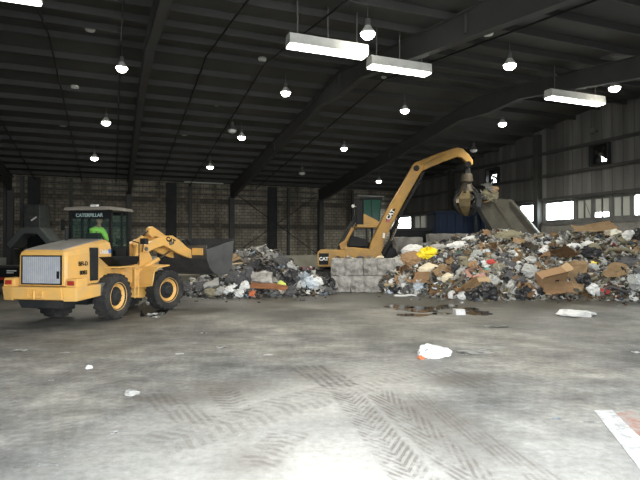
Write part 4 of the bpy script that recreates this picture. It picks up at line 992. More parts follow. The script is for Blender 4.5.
def heap_mat(name, pal, sc_):
    m, nt, b = newmat(name); L = nt.links.new
    tc = N(nt, 'ShaderNodeNewGeometry').outputs['Position']
    n = N(nt, 'ShaderNodeTexNoise', Scale=3., Detail=3.); L(tc, n.inputs['Vector'])
    w = N(nt, 'ShaderNodeMixRGB'); w.inputs[0].default_value = .25; L(tc, w.inputs[1]); L(n.outputs['Color'], w.inputs[2])
    v = N(nt, 'ShaderNodeTexVoronoi', Scale=sc_); L(w.outputs[0], v.inputs['Vector'])
    sp = N(nt, 'ShaderNodeSeparateColor'); L(v.outputs['Color'], sp.inputs[0])
    r = ramp(nt, pal, 'CONSTANT'); L(sp.outputs[0], r.inputs[0])
    n2 = N(nt, 'ShaderNodeTexNoise', Scale=11., Detail=6., Roughness=.7); L(tc, n2.inputs['Vector'])
    r2 = ramp(nt, [(.3, (.55,)*3), (.7, (1.15,)*3)]); L(n2.outputs['Fac'], r2.inputs[0])
    L(mix(nt, .9, r.outputs[0], r2.outputs[0], 'MULTIPLY'), b.inputs['Base Color']); b.inputs['Roughness'].default_value = .85
    bp = N(nt, 'ShaderNodeBump', Strength=.7, Distance=.08); L(v.outputs['Distance'], bp.inputs['Height']); L(bp.outputs[0], b.inputs['Normal'])
    return m
PALB = [(0, (.07, .067, .058)), (.12, (.20, .19, .155)), (.34, (.12, .115, .10)), (.46, (.30, .285, .24)), (.6, (.20, .13, .075)), (.7, (.33, .32, .29)), (.82, (.12, .115, .10)), (.92, (.5, .5, .48))]
PALL = [(0, (.03, .03, .03)), (.16, (.16, .155, .14)), (.42, (.08, .08, .077)), (.52, (.27, .26, .235)), (.7, (.13, .10, .07)), (.8, (.28, .27, .25)), (.92, (.05, .05, .055))]
def heap(name, tab, x0, x1, y0, y1, mat, label, st=.11):
    m = MB(); nx, ny = int((x1-x0)/st), int((y1-y0)/st); g = {}
    for j in range(ny+1):
        for i in range(nx+1):
            x, y = x0+i*st, y0+j*st
            if x*Wd.x+y*Wd.y > SR-.15: continue
            h = h_of(tab, x, y)
            if h > -.12: g[i, j] = m.bm.verts.new((x, y, max(h, .0)))
    for (i, j) in list(g):
        q = [g.get(k) for k in ((i, j), (i+1, j), (i+1, j+1), (i, j+1))]
        if all(q) and max(v.co.z for v in q) > .004: m.bm.faces.new(q)
    for v in [v for v in m.bm.verts if not v.link_faces]: m.bm.verts.remove(v)
    o = m.build(name, mat); tag(o, label, 'waste heap', None, 'stuff'); return o
big = heap('waste_heap', BIG, 1.8, 18.5, 16.5, 31.2, heap_mat('mixed_waste', PALB, 6.), 'big heap of mixed trash filling the right side of the hall')
left = heap('waste_heap', LEFT, -7.6, 1.0, 21., 28.6, heap_mat('grey_demolition_waste', PALL, 3.6), 'smaller heap of grey demolition waste right of the loader bucket')
def march(tab, x, y):
    Y = 17.
    while Y < 32:
        p = px(x, y, Y)
        if p.z <= max(0, h_of(tab, p.x, p.y)): return p
        Y += .04
    return None
def normal(tab, p, e=.25):
    return Vector((h_of(tab, p.x-e, p.y)-h_of(tab, p.x+e, p.y), h_of(tab, p.x, p.y-e)-h_of(tab, p.x, p.y+e), 2*e)).normalized()
# ---- loose scraps too many to count
def scraps(name, tab, n, x0, x1, label, seed, pal):
    r_ = random.Random(seed); bm = bmesh.new(); cl = bm.loops.layers.color.new('tint')
    yt = [t for t in tab]
    cnt = 0
    while cnt < n:
        X = r_.uniform(x0, x1); fb, ft, yc = interp(tab, X)
        y = r_.uniform(ft-1, fb+ (5 if r_.random() < .12 else 1))
        if y > fb: p = gr(X, y) if y > HY+5 else None
        else: p = march(tab, X, y)
        if p is None: continue
        if s_of(p) > SR-.9: continue
        cnt += 1
        s = r_.uniform(.04, .15)*(.5 if y > fb else 1); c = r_.choices([q[0] for q in pal], [q[1] for q in pal])[0]; k = r_.uniform(.7, 1.15)
        col = (c[0]*k, c[1]*k, c[2]*k, 1)
        rot = Matrix.Rotation(r_.uniform(0, 6.3), 3, 'Z') @ Matrix.Rotation(r_.uniform(-.9, .9), 3, 'X') @ Matrix.Rotation(r_.uniform(-.9, .9), 3, 'Y')
        d = Vector((s*r_.uniform(.6, 2.2), s*r_.uniform(.5, 1.2), s*r_.choice((.15, .3, .7))))
        z0 = s*.35 if y <= fb else d.z*.5
        if y > fb: rot = Matrix.Rotation(r_.uniform(0, 6.3), 3, 'Z')
        vs = []
        for a in (-.5, .5):
            for b, c_ in ((-.5, -.5), (.5, -.5), (.5, .5), (-.5, .5)):
                q = Vector((b*d.x+r_.uniform(-.15, .15)*s, c_*d.y+r_.uniform(-.15, .15)*s, a*d.z+(r_.uniform(-.2, .2)*s if y <= fb else 0)))
                vs.append(bm.verts.new(p+Vector((0, 0, z0))+rot @ q))
        for f in ((3, 2, 1, 0), (4, 5, 6, 7), (0, 1, 5, 4), (1, 2, 6, 5), (2, 3, 7, 6), (3, 0, 4, 7)):
            fc = bm.faces.new([vs[i] for i in f])
            for l in fc.loops: l[cl] = col
    me = bpy.data.meshes.new(name); bm.to_mesh(me); bm.free()
    o = bpy.data.objects.new(name, me); C.objects.link(o)
    m, nt, b = newmat('scrap_tints'); a = N(nt, 'ShaderNodeVertexColor', layer_name='tint'); nt.links.new(a.outputs[0], b.inputs['Base Color']); b.inputs['Roughness'].default_value = .7
    me.materials.append(m); tag(o, label, 'scraps', None, 'stuff'); return o
PB = [((.66, .66, .63), 20), ((.46, .45, .40), 20), ((.30, .29, .25), 18), ((.15, .14, .12), 11), ((.04, .04, .042), 6), ((.29, .18, .095), 11), ((.38, .28, .16), 8), ((.5, .46, .33), 7), ((.30, .38, .46), 4), ((.55, .42, .06), 1.2), ((.4, .06, .05), 1.2), ((.1, .35, .3), 1), ((.78, .78, .76), 10)]
PL = [((.58, .57, .53), 16), ((.38, .37, .34), 18), ((.22, .21, .19), 16), ((.09, .09, .085), 14), ((.03, .03, .03), 12), ((.2, .14, .09), 8), ((.35, .30, .22), 5), ((.72, .72, .70), 6), ((.45, .52, .58), 3)]
scraps('waste_scraps', BIG, 8500, 376, 690, 'countless small scraps strewn over the big waste heap and along its foot', 5, PB)
scraps('waste_scraps', LEFT, 2200, 184, 332, 'countless small scraps strewn over the left waste heap and along its foot', 6, PL)
# ---- piece shapes (unit size about 1)
def mesh_of(m, name, mat, smooth=False):
    bmesh.ops.recalc_face_normals(m.bm, faces=m.bm.faces); me = bpy.data.meshes.new(name); m.bm.to_mesh(me); m.bm.free(); me.materials.append(mat)
    if smooth:
        for p in me.polygons: p.use_smooth = True
    return me
def bag_mesh(seed, mat, flat=.65, tied=True):
    m = MB(); bmesh.ops.create_icosphere(m.bm, subdivisions=4, radius=.5); o = Vector((seed*7.3, seed*1.7, 0))
    for v in m.bm.verts:
        d = v.co.normalized(); a = noise.noise(d*1.7+o)*.45; b = (1-abs(noise.noise(d*3.6+o))*2)*.20; c = (1-abs(noise.noise(d*8.+o))*2)*.09
        r = .5*(1+a+b+c); z = d.z*r*flat
        if z < -.2: z = -.2+(z+.2)*.3
        p = Vector((d.x*r, d.y*r, z))
        if tied and d.z > .86: p = Vector((p.x*.35, p.y*.35, p.z+(d.z-.86)*1.3))
        v.co = p
    return mesh_of(m, 'bag', mat, False)
def sheet_mesh(seed, mat, nx=7, ny=6, amp=.14, th=.018, ragged=.08, fold=.0):
    r_ = random.Random(seed); m = MB(); o = Vector((seed*3.1, 0, seed)); g = [[None]*(ny+1) for _ in range(nx+1)]
    fa = r_.uniform(0, 3)
    for i in range(nx+1):
        for j in range(ny+1):
            x, y = i/nx-.5, (j/ny-.5)*.75
            e = i in (0, nx) or j in (0, ny)
            z = noise.noise(Vector((x*2.2, y*2.2, 0))+o)*amp*2+(1-2*abs(noise.noise(Vector((x*5, y*5, 4))+o)))*amp*.5
            t = x*math.cos(fa)+y*math.sin(fa); z += abs(t)*fold
            g[i][j] = m.bm.verts.new((x+(r_.uniform(-1, 1)*ragged if e else 0), y+(r_.uniform(-1, 1)*ragged if e else 0), z))
    for i in range(nx):
        for j in range(ny): m.bm.faces.new((g[i][j], g[i+1][j], g[i+1][j+1], g[i][j+1]))
    bmesh.ops.solidify(m.bm, geom=m.bm.faces[:], thickness=th)
    return mesh_of(m, 'sheet', mat)
def carton_mesh(seed, mat, op=True):
    r_ = random.Random(seed); m = MB(); w, d, h, t = .5, .36, .32, .012; sh = r_.uniform(-.12, .12)
    m.box((0, 0, -h/2), (2*w*.98, 2*d*.98, t))
    for s in (-1, 1): m.box((s*w, 0, 0), (t, 2*d, h)); m.box((0, s*d, 0), (2*w, t, h))
    if not op: m.box((0, 0, h/2), (2*w, 2*d, t))
    else:
        for s in (-1, 1):
            T = Matrix.Translation((s*w, 0, h/2)) @ Matrix.Rotation(s*r_.uniform(.3, 1.3), 4, 'Y'); m.box((s*.14, 0, 0), (.28, 2*d*.97, t), T)
            T = Matrix.Translation((0, s*d, h/2)) @ Matrix.Rotation(-s*r_.uniform(.2, 1.4), 4, 'X'); m.box((0, s*.17, 0), (2*w*.97, .34, t), T)
    for v in m.bm.verts: v.co.x += v.co.z*sh*2+noise.noise(v.co*3)*.03; v.co.y += noise.noise(v.co*3+Vector((5, 0, 0)))*.04
    return mesh_of(m, 'carton', mat)
def round_mesh(seed, mat):
    r_ = random.Random(seed); m = MB(); n = 18; ph = [r_.uniform(0, 6) for _ in range(3)]; c = m.bm.verts.new((0, 0, .03)); rings = []
    for k in (1, 2, 3):
        ring = []
        for i in range(n):
            a = 2*PI*i/n; rr = .5*k/3*(1+(.12*math.sin(2*a+ph[0])+.08*math.sin(3*a+ph[1])+r_.uniform(-.04, .04))*(k == 3))
            x, y = rr*math.cos(a), rr*math.sin(a); ring.append(m.bm.verts.new((x, y, noise.noise(Vector((x*3, y*3, seed)))*.12-.08*(k == 3)*abs(math.sin(a+ph[2])))))
        rings.append(ring)
    for i in range(n):
        j = (i+1) % n; m.bm.faces.new((c, rings[0][i], rings[0][j]))
        for A, B in zip(rings[:-1], rings[1:]): m.bm.faces.new((A[i], B[i], B[j], A[j]))
    bmesh.ops.solidify(m.bm, geom=m.bm.faces[:], thickness=.03)
    return mesh_of(m, 'round', mat)
def plank_mesh(seed, mat):
    m = MB(); n = 8; rows = []
    for i in range(n+1):
        x = i/n-.5; z = noise.noise(Vector((x*2, seed, 0)))*.05
        rows.append([m.bm.verts.new((x, a, z+b)) for a, b in ((-.05, -.016), (.05, -.016), (.05, .016), (-.05, .016))])
    for A, B in zip(rows[:-1], rows[1:]):
        for i in range(4): m.bm.faces.new((A[i], A[(i+1) % 4], B[(i+1) % 4], B[i]))
    m.bm.faces.new(rows[0][::-1]); m.bm.faces.new(rows[-1])
    return mesh_of(m, 'plank', mat)
def bottle_mesh(mat):
    m = MB(); T = Matrix.Rotation(PI/2, 4, 'Y'); m.lathe([(.001, -.5), (.15, -.5), (.17, -.46), (.165, -.1), (.175, .12), (.13, .27), (.06, .38), (.055, .44), (.07, .44), (.07, .5), (.001, .5)], 16, T)
    return mesh_of(m, 'bottle', mat, True)
def bucket_mesh(mat):
    m = MB(); m.lathe([(.001, -.45), (.34, -.45), (.42, .42), (.46, .42), (.46, .47), (.40, .47), (.33, -.40), (.001, -.40)], 20, Matrix.Rotation(1.2, 4, 'X')); return mesh_of(m, 'pail', mat)
def foam_mesh(seed, mat):
    m = MB(); m.box((0, 0, 0), (1, .6, .3)); bmesh.ops.subdivide_edges(m.bm, edges=m.bm.edges[:], cuts=4, use_grid_fill=True)
    for v in m.bm.verts: v.co += noise.noise_vector(v.co*3+Vector((seed, 0, 0)))*.10
    return mesh_of(m, 'foam', mat)
def ring_mesh(mat):
    m = MB(); m.lathe([(.5+.0, -.12), (.5, .12), (.42, .16), (.30, .13), (.28, .08), (.28, -.08), (.30, -.13), (.42, -.16)], 28, closed=True); return mesh_of(m, 'tyre', mat)
def tubeh_mesh(seed, mat):
    m = MB(); pts = [Vector((t-.5, noise.noise(Vector((t*2, seed, 0)))*.5, noise.noise(Vector((t*2.3, seed, 9)))*.25)) for t in [i/14 for i in range(15)]]; m.tube(pts, .045, 8); return mesh_of(m, 'tube', mat)
pm = lambda n, c, rg=.5, d=.3, dc=(.2, .18, .15): simple(n, c, rg, 0, d, dc, 5.)
M_ = {'white': pm('white_plastic', (.70, .70, .68), .45, .5, (.36, .35, .31)), 'grey': pm('grey_plastic', (.36, .355, .33), .5), 'black': pm('black_plastic', (.018, .018, .02), .35, .2, (.07, .065, .06)),
      'brown': pm('brown_cardboard', (.30, .185, .095), .85, .4, (.16, .10, .055)), 'tan': pm('tan_cardboard', (.42, .29, .16), .85, .35, (.24, .16, .09)), 'cream': pm('cream_paper', (.66, .58, .42), .7, .3), 'blue': pm('pale_blue_plastic', (.50, .56, .61), .45, .25),
      'yellow': pm('yellow_plastic', (.88, .68, .02), .45, .1, (.6, .4, .02)), 'red': pm('red_plastic', (.5, .05, .035), .5, .2), 'orange': pm('orange_plastic', (.62, .17, .06), .5, .2), 'teal': pm('teal_plastic', (.15, .5, .42), .5, .2), 'wood': pm('weathered_wood', (.36, .28, .18), .85, .4), 'dwood': pm('dark_wood', (.07, .055, .04), .85, .3),
      'pink': pm('pink_cardboard', (.5, .27, .2), .7, .2), 'lime': pm('lime_plastic', (.55, .62, .12), .5, .2), 'olive': pm('olive_fabric', (.22, .2, .13), .95, .4), 'dgrey': pm('dark_grey_fabric', (.075, .075, .078), .9, .4, (.14, .13, .12)), 'ob': pm('orange_brown_board', (.44, .20, .09), .8, .35, (.28, .16, .10)), 'clear': pm('cloudy_plastic_film', (.36, .37, .35), .35, .5, (.2, .2, .18)), 'conc': CONC}
cache = {}
def piece_mesh(kind, colr, var):
    k = (kind, colr, var)
    if k not in cache:
        mt = M_[colr]
        cache[k] = {'bag': lambda: bag_mesh(var, mt), 'heapbag': lambda: bag_mesh(var+20, mt, .5, False), 'film': lambda: sheet_mesh(var, mt, 9, 8, .22, .012, .14), 'card': lambda: sheet_mesh(var+30, mt, 6, 5, .06, .02, .05, .25), 'paper': lambda: sheet_mesh(var+60, mt, 5, 5, .10, .012, .04),
                    'carton': lambda: carton_mesh(var, mt), 'closed': lambda: carton_mesh(var, mt, False), 'plank': lambda: plank_mesh(var, mt), 'round': lambda: round_mesh(var, mt), 'bottle': lambda: bottle_mesh(mt), 'pail': lambda: bucket_mesh(mt), 'foam': lambda: foam_mesh(var, mt), 'tyre': lambda: ring_mesh(mt), 'tube': lambda: tubeh_mesh(var, mt)}[kind]()
    return cache[k]
def drop(name, kind, colr, var, p, nrm, size, label, cat, group=None, yaw=None, tilt=.5, lift=.12, sc3=(1, 1, 1), flat=False):
    o = bpy.data.objects.new(name, piece_mesh(kind, colr, var)); C.objects.link(o)
    q = Vector((0, 0, 1)).rotation_difference(nrm).to_matrix() if not flat else Matrix.Identity(3)
    r = q @ Matrix.Rotation(R.uniform(0, 6.3) if yaw is None else yaw, 3, 'Z')
    if tilt: r = r @ Matrix.Rotation(R.uniform(-tilt, tilt), 3, 'X') @ Matrix.Rotation(R.uniform(-tilt, tilt), 3, 'Y')
    o.rotation_euler = r.to_euler(); o.location = p+nrm*lift*size; o.scale = (size*sc3[0], size*sc3[1], size*sc3[2])
    tag(o, label, cat, group); return o
# ---- singled-out pieces: heap, name, kind, colour, x, y, width px, options, label, category
FACE = Vector((0, -.75, .66))
def hand(tab, name, kind, colr, x, y, w, label, cat, yaw=None, sc3=(1, 1, 1), var=1, lift=.18, face=.6, tilt=.15):
    if tab: y0 = y; y = max(y, interp(tab, x)[1]+3.5)
    p = march(tab, x, y) if tab else gr(x, y)
    if tab and p and y > y0: p.z += (y-y0)*.15/F*p.y
    if p is None:
        print('MISS', label); p = px(x, y, 26)
    n = (normal(tab, p)*(1-face)+FACE*face).normalized() if tab else Vector((0, 0, 1))
    return drop(name, kind, colr, var, p, n, w/F*p.y, label, cat, None, yaw, tilt, lift, sc3)
Hn = [
 (BIG, 'plastic_bag', 'bag', 'yellow', 427, 257, 17, 'bright yellow plastic bag high on the left of the big heap', 'bag', 0, (1, .8, 1)),
 (BIG, 'plastic_bag', 'heapbag', 'white', 412, 252.5, 19, 'white plastic bag draped over the brown bag left of the yellow one', 'bag', 0, (1, .6, .9)),
 (BIG, 'paper_sack', 'heapbag', 'brown', 411, 262, 20, 'large crumpled brown paper sack left of the yellow bag', 'sack', 0, (1, .85, .8)),
 (BIG, 'plastic_sheet', 'film', 'white', 391, 271, 14, 'white torn plastic sheet against the right end of the block wall', 'sheet', .9, (1, 1.2, 1)),
 (BIG, 'plastic_bag', 'heapbag', 'grey', 398, 264, 13, 'grey-white bag beside the white torn sheet by the block wall', 'bag', 0),
 (BIG, 'plastic_bag', 'bag', 'blue', 419.5, 286, 11, 'pale blue and white bag near the left foot of the big heap', 'bag', 1.3),
 (BIG, 'paper_bag', 'heapbag', 'cream', 427, 272, 17, 'cream white paper bag under the bright yellow bag', 'bag', .2, (1, .7, .8)),
 (BIG, 'cardboard_sheet', 'card', 'brown', 424, 281, 20, 'brown cardboard under the cream paper bag', 'cardboard', -.5),
 (BIG, 'cardboard_sheet', 'card', 'tan', 441, 273, 15, 'tan cardboard right of the cream paper bag', 'cardboard', .4),
 (BIG, 'plastic_bag', 'heapbag', 'cream', 447, 279, 12, 'pale cream bag above the dark leaning plank', 'bag', .3, (1, .6, .8)),
 (BIG, 'plastic_bag', 'heapbag', 'white', 458, 248, 17, 'domed white bag with greenish edge on the upper middle of the big heap', 'bag', 0, (1, .55, .7)),
 (BIG, 'plastic_bag', 'heapbag', 'grey', 437, 250, 13, 'pale grey bag right of the bright yellow bag', 'bag', 0, (1, .8, .9)),
 (BIG, 'foam_sheet', 'heapbag', 'white', 470, 240, 12, 'flat white foam piece just below the blue container', 'foam', 0, (1, .5, .5)),
 (BIG, 'cable_coil', 'tyre', 'dgrey', 458.5, 259, 12, 'dark grey coiled ring in the middle of the big heap', 'coil', 0),
 (BIG, 'cardboard_sheet', 'card', 'brown', 468, 255, 9, 'narrow brown cardboard right of the domed white bag', 'cardboard', 1.3),
 (BIG, 'carton', 'carton', 'pink', 475, 274, 14, 'pinkish crushed carton in the middle of the big heap', 'carton', .3),
 (BIG, 'paper_sack', 'heapbag', 'brown', 474, 266, 9, 'small round brown paper sack above the pinkish carton', 'sack', 0),
 (BIG, 'cardboard_sheet', 'card', 'tan', 472, 287, 22, 'long tan cardboard strip near the foot of the big heap', 'cardboard', .55, (1, .55, 1)),
 (BIG, 'carton', 'closed', 'tan', 483, 283, 12, 'tan carton at the right end of the long cardboard strip', 'carton', .1),
 (BIG, 'cardboard_sheet', 'card', 'brown', 461, 291, 16, 'brown cardboard beneath the long tan strip at the foot', 'cardboard', .4, (1, .6, 1)),
 (BIG, 'plank', 'plank', 'dwood', 455, 287, 26, 'dark plank leaning at the foot of the big heap', 'plank', .5),
 (BIG, 'ball', 'heapbag', 'white', 451.5, 296, 7, 'round white ball at the foot of the big heap', 'ball', 0, (1, 1, 1.4)),
 (BIG, 'plastic_bag', 'bag', 'white', 462, 296.5, 8, 'small white bag at the foot right of the white ball', 'bag', 0),
 (BIG, 'rubbish_bag', 'bag', 'black', 488, 293, 16, 'black rubbish bag at the foot left of the ragged white bag', 'bag', 0),
 (BIG, 'rubbish_bag', 'bag', 'black', 472, 296, 12, 'smaller black rubbish bag at the foot under the long tan strip', 'bag', 0),
 (BIG, 'plastic_bag', 'film', 'white', 508, 290, 17, 'ragged white plastic bag near the middle of the foot', 'bag', 0, (1, 1, 1.2)),
 (BIG, 'rubbish_bag', 'bag', 'black', 519, 296, 11, 'black rubbish bag at the foot right of the ragged white bag', 'bag', 0),
 (BIG, 'paper_wrapper', 'paper', 'white', 531, 262, 13, 'white and yellow paper wrapper in the middle of the big heap', 'paper', .2),
 (BIG, 'paper_wrapper', 'paper', 'cream', 525, 283, 9, 'yellowish paper wrapper above the foot of the big heap', 'paper', .2),
 (BIG, 'plastic_tub', 'pail', 'white', 519, 265, 7, 'white plastic tub in the middle of the big heap', 'tub', 0),
 (BIG, 'plastic_bag', 'heapbag', 'red', 513, 265, 5, 'small red bag left of the white plastic tub', 'bag', 0),
 (BIG, 'plastic_bag', 'heapbag', 'red', 491, 263, 9, 'dull red cloth in the middle of the big heap', 'cloth', 0, (1, .5, .6)),
 (BIG, 'plastic_tub', 'heapbag', 'teal', 487, 270, 5, 'small teal tub right of the pinkish carton', 'tub', 0),
 (BIG, 'cardboard_sheet', 'card', 'dwood', 529, 249, 16, 'dark brown board leaning on the upper heap below the chute', 'board', -.7, (1, .6, 1)),
 (BIG, 'cardboard_sheet', 'card', 'tan', 518, 243, 11, 'yellowish tan cardboard just under the lower end of the chute', 'cardboard', -.5),
 (BIG, 'insulation', 'heapbag', 'olive', 507, 239, 22, 'pale matted insulation at the lower end of the chute', 'insulation', 0, (1, .6, .5)),
 (BIG, 'plastic_crate', 'closed', 'white', 543, 252.5, 9, 'white slatted crate in the middle right of the big heap', 'crate', .6),
 (BIG, 'cardboard_sheet', 'card', 'brown', 561, 257, 22, 'brown cardboard flap above the round flattened cardboard', 'cardboard', .1),
 (BIG, 'cardboard_sheet', 'round', 'tan', 574, 271.5, 27, 'rounded flattened cardboard with a pale edge right of the big carton', 'cardboard', .1, (1, .68, .8)),
 (BIG, 'cardboard_sheet', 'card', 'brown', 556, 292, 30, 'brown cardboard lying under the big carton at the foot', 'cardboard', .05, (1, .6, .8)),
 (BIG, 'cardboard_sheet', 'card', 'tan', 585, 294, 12, 'small tan cardboard at the foot right of the big carton', 'cardboard', .9),
 (BIG, 'cardboard_sheet', 'card', 'tan', 575, 286, 14, 'tan cardboard right of the big carton above the foot', 'cardboard', -.6),
 (BIG, 'rubbish_bag', 'bag', 'black', 582, 281, 13, 'black rubbish bag under the rounded flattened cardboard', 'bag', 0),
 (BIG, 'rubbish_bag', 'bag', 'black', 592, 256, 17, 'black rubbish bag in the upper right of the big heap', 'bag', 0, (1, .7, .8)),
 (BIG, 'cardboard_sheet', 'round', 'tan', 615, 272, 23, 'large round-cornered tan cardboard at the right of the big heap', 'cardboard', 0, (1, .95, .8)),
 (BIG, 'cardboard_sheet', 'card', 'tan', 590, 231.5, 40, 'long tan cardboard lying along the crest of the big heap', 'cardboard', 0, (1, .42, .6)),
 (BIG, 'foam_sheet', 'foam', 'cream', 612, 230.5, 14, 'yellowish foam piece on the crest at the right end of the long cardboard', 'foam', .3),
 (BIG, 'plastic_bag', 'bag', 'white', 629, 232.5, 14, 'grey-white bag on the crest near the right edge', 'bag', 0, (1, .8, .9)),
 (BIG, 'rubbish_bag', 'bag', 'black', 644, 228, 16, 'dark round rubbish bag on the crest cut by the right edge', 'bag', 0, (1, 1, 1.5)),
 (BIG, 'plastic_bag', 'bag', 'white', 592.5, 290.5, 11, 'white tied bag at the foot right of the big carton', 'bag', 0),
 (BIG, 'plastic_bag', 'heapbag', 'red', 603, 292, 9, 'red bag at the foot of the heap near the right', 'bag', 0, (1, .6, .7)),
 (BIG, 'hose', 'tube', 'dgrey', 617, 292, 26, 'dark grey hose lying along the right foot of the heap', 'hose', 0),
 (BIG, 'plastic_sheet', 'heapbag', 'clear', 638, 284, 20, 'large cloudy plastic sheet at the right edge of the heap foot', 'sheet', 0, (1, .9, .8)),
 (BIG, 'plastic_bag', 'heapbag', 'white', 574, 248, 12, 'white bag on the upper right slope left of the black bag', 'bag', 0, (1, .6, .6)),
 (BIG, 'plastic_bag', 'heapbag', 'white', 587, 245.5, 10, 'smaller white bag on the upper right slope above the black bag', 'bag', 0, (1, .6, .6)),
 (BIG, 'plastic_bag', 'heapbag', 'clear', 528, 272, 13, 'cloudy clear bag left of the big carton', 'bag', 0),
 (BIG, 'carpet_roll', 'tube', 'olive', 620, 255, 30, 'dull olive rolled carpet on the right slope of the heap', 'carpet', -.1, (1, 1.2, 1.5)),
 (BIG, 'rag', 'heapbag', 'dgrey', 628, 264, 16, 'dark grey rag pile right of the large round-cornered cardboard', 'rag', 0, (1, .8, .6)),
 (BIG, 'plastic_pot', 'heapbag', 'yellow', 593.5, 264, 5.5, 'small yellow bag right of the rounded flattened cardboard', 'bag', 0),
 (BIG, 'plastic_bag', 'heapbag', 'clear', 602, 262, 8, 'upright cloudy bag right of the small yellow bag', 'bag', 0, (.7, 1.2, 1)),
 (LEFT, 'board', 'card', 'ob', 268, 291.5, 36, 'long orange-brown board lying at the foot of the left heap', 'board', 0, (1, .28, .5)),
 (LEFT, 'plastic_bag', 'bag', 'orange', 252.5, 294, 6, 'orange and white bag at the left end of the orange-brown board', 'bag', 0),
 (LEFT, 'plastic_bag', 'bag', 'white', 245, 287, 9, 'white bag above the left end of the orange-brown board', 'bag', 0),
 (LEFT, 'plastic_bag', 'bag', 'white', 240, 294, 8, 'white bag on the floor edge left of the orange and white bag', 'bag', 0),
 (LEFT, 'plastic_bag', 'bag', 'white', 229, 291, 8, 'second small white bag from the left along the left heap foot', 'bag', 0),
 (LEFT, 'plastic_bag', 'bag', 'grey', 221, 292, 9, 'grey bag at the left end of the left heap foot', 'bag', 0),
 (LEFT, 'foam_block', 'foam', 'grey', 213, 287, 15, 'pale grey foam block at the heap under the loader bucket', 'foam', .3),
 (LEFT, 'concrete_chunk', 'foam', 'conc', 262, 282, 20, 'pale grey concrete chunk in the middle of the left heap', 'concrete', 0, (1, 1.1, 1.6)),
 (LEFT, 'rubbish_bag', 'bag', 'black', 289, 279, 17, 'large black rubbish bag right of the concrete chunk', 'bag', 0),
 (LEFT, 'rubbish_bag', 'bag', 'black', 272, 271, 12, 'black rubbish bag above the concrete chunk', 'bag', 0),
 (LEFT, 'rubbish_bag', 'bag', 'dgrey', 248, 276, 14, 'dark grey sack left of the concrete chunk', 'sack', 0, (.8, 1.1, 1)),
 (LEFT, 'plastic_bag', 'heapbag', 'lime', 281, 286, 8, 'lime yellow bag above the right end of the orange-brown board', 'bag', 0),
 (LEFT, 'plastic_sheet', 'film', 'blue', 300, 281, 18, 'big pale blue plastic film at the right end of the left heap', 'film', 0, (1, 1, 1)),
 (LEFT, 'plastic_bag', 'bag', 'blue', 309, 285, 14, 'pale blue and white bag right of the big pale blue film', 'bag', 0),
 (LEFT, 'plastic_bag', 'film', 'white', 297, 287, 12, 'white film under the big pale blue film', 'film', .5),
 (LEFT, 'cable', 'tube', 'black', 286, 256, 16, 'black cable arching out of the top right of the left heap', 'cable', -.5),
 (LEFT, 'plank', 'plank', 'dwood', 252, 262, 20, 'dark plank jutting across the upper left heap', 'plank', .6),
 (LEFT, 'board', 'card', 'dgrey', 255, 268, 15, 'dark board above the grey concrete chunk', 'board', .8),
 (LEFT, 'board', 'card', 'grey', 271, 259, 14, 'grey bent board on the upper middle of the left heap', 'board', -.3),
 (LEFT, 'plastic_bag', 'bag', 'white', 317, 283, 10, 'white bag between the pale blue bag and the black bag', 'bag', 0),
 (LEFT, 'rubbish_bag', 'bag', 'black', 326.5, 278, 14, 'black rubbish bag leaning against the front block wall', 'bag', 0, (1, 1, 1.2)),
 (LEFT, 'plank', 'plank', 'wood', 236, 266.5, 20, 'pale wooden plank sticking out on the left of the left heap', 'plank', .15),
 (LEFT, 'plastic_sheet', 'film', 'white', 291, 268.5, 11, 'white sheet on the upper right of the left heap', 'sheet', -.4),
 (LEFT, 'plastic_sheet', 'film', 'grey', 243, 256, 12, 'crumpled grey sheet near the top left of the left heap', 'sheet', .2),
 (LEFT, 'plastic_sheet', 'film', 'grey', 262, 252, 14, 'crumpled grey sheet across the top of the left heap', 'sheet', -.2),
 (LEFT, 'board', 'card', 'dgrey', 279, 262, 18, 'dark grey board sloping down the right of the left heap', 'board', -.7),
 (LEFT, 'plastic_sheet', 'film', 'white', 281, 258, 7, 'small white sheet on the top right of the left heap', 'sheet', .4),
 (LEFT, 'board', 'card', 'tan', 233, 261, 13, 'tan bent board at the top left end of the left heap', 'board', .6),
]
for h in Hn:
    tab, nm, kd, cl, x, y, w, lb, ct, yw = h[:10]; s3 = h[10] if len(h) > 10 else (1, 1, 1)
    hand(tab, nm, kd, cl, x, y, w, lb, ct, yw, s3, var=(int(x) % 4))
# the big carton with its flaps and printed mark
p = march(BIG, 549, 281); cr = empty('cardboard_box', p+Vector((0, -.15, .12))); cr.rotation_euler = (.55, -.22, .12)
tag(cr, 'large brown cardboard box with a dark hand hole near the foot of the big heap', 'box')
MB().box((0, 0, 0), (1.15, .5, .62)).build('body', M_['brown'], cr, bevel=.01)
m = MB().box((0, 0, 0), (.30, .5, .012), Matrix.Translation((.57, 0, .30)) @ Matrix.Rotation(-.5, 4, 'Y') @ Matrix.Translation((.15, 0, 0))); m.build('flap', M_['tan'], cr)
m = MB().box((0, 0, 0), (1.1, .26, .012), Matrix.Translation((0, -.25, .31)) @ Matrix.Rotation(-.9, 4, 'X') @ Matrix.Translation((0, -.13, 0))); m.build('flap', M_['brown'], cr)
MB().box((.12, -.253, .0), (.17, .012, .12)).build('hand_hole', BLACK, cr)
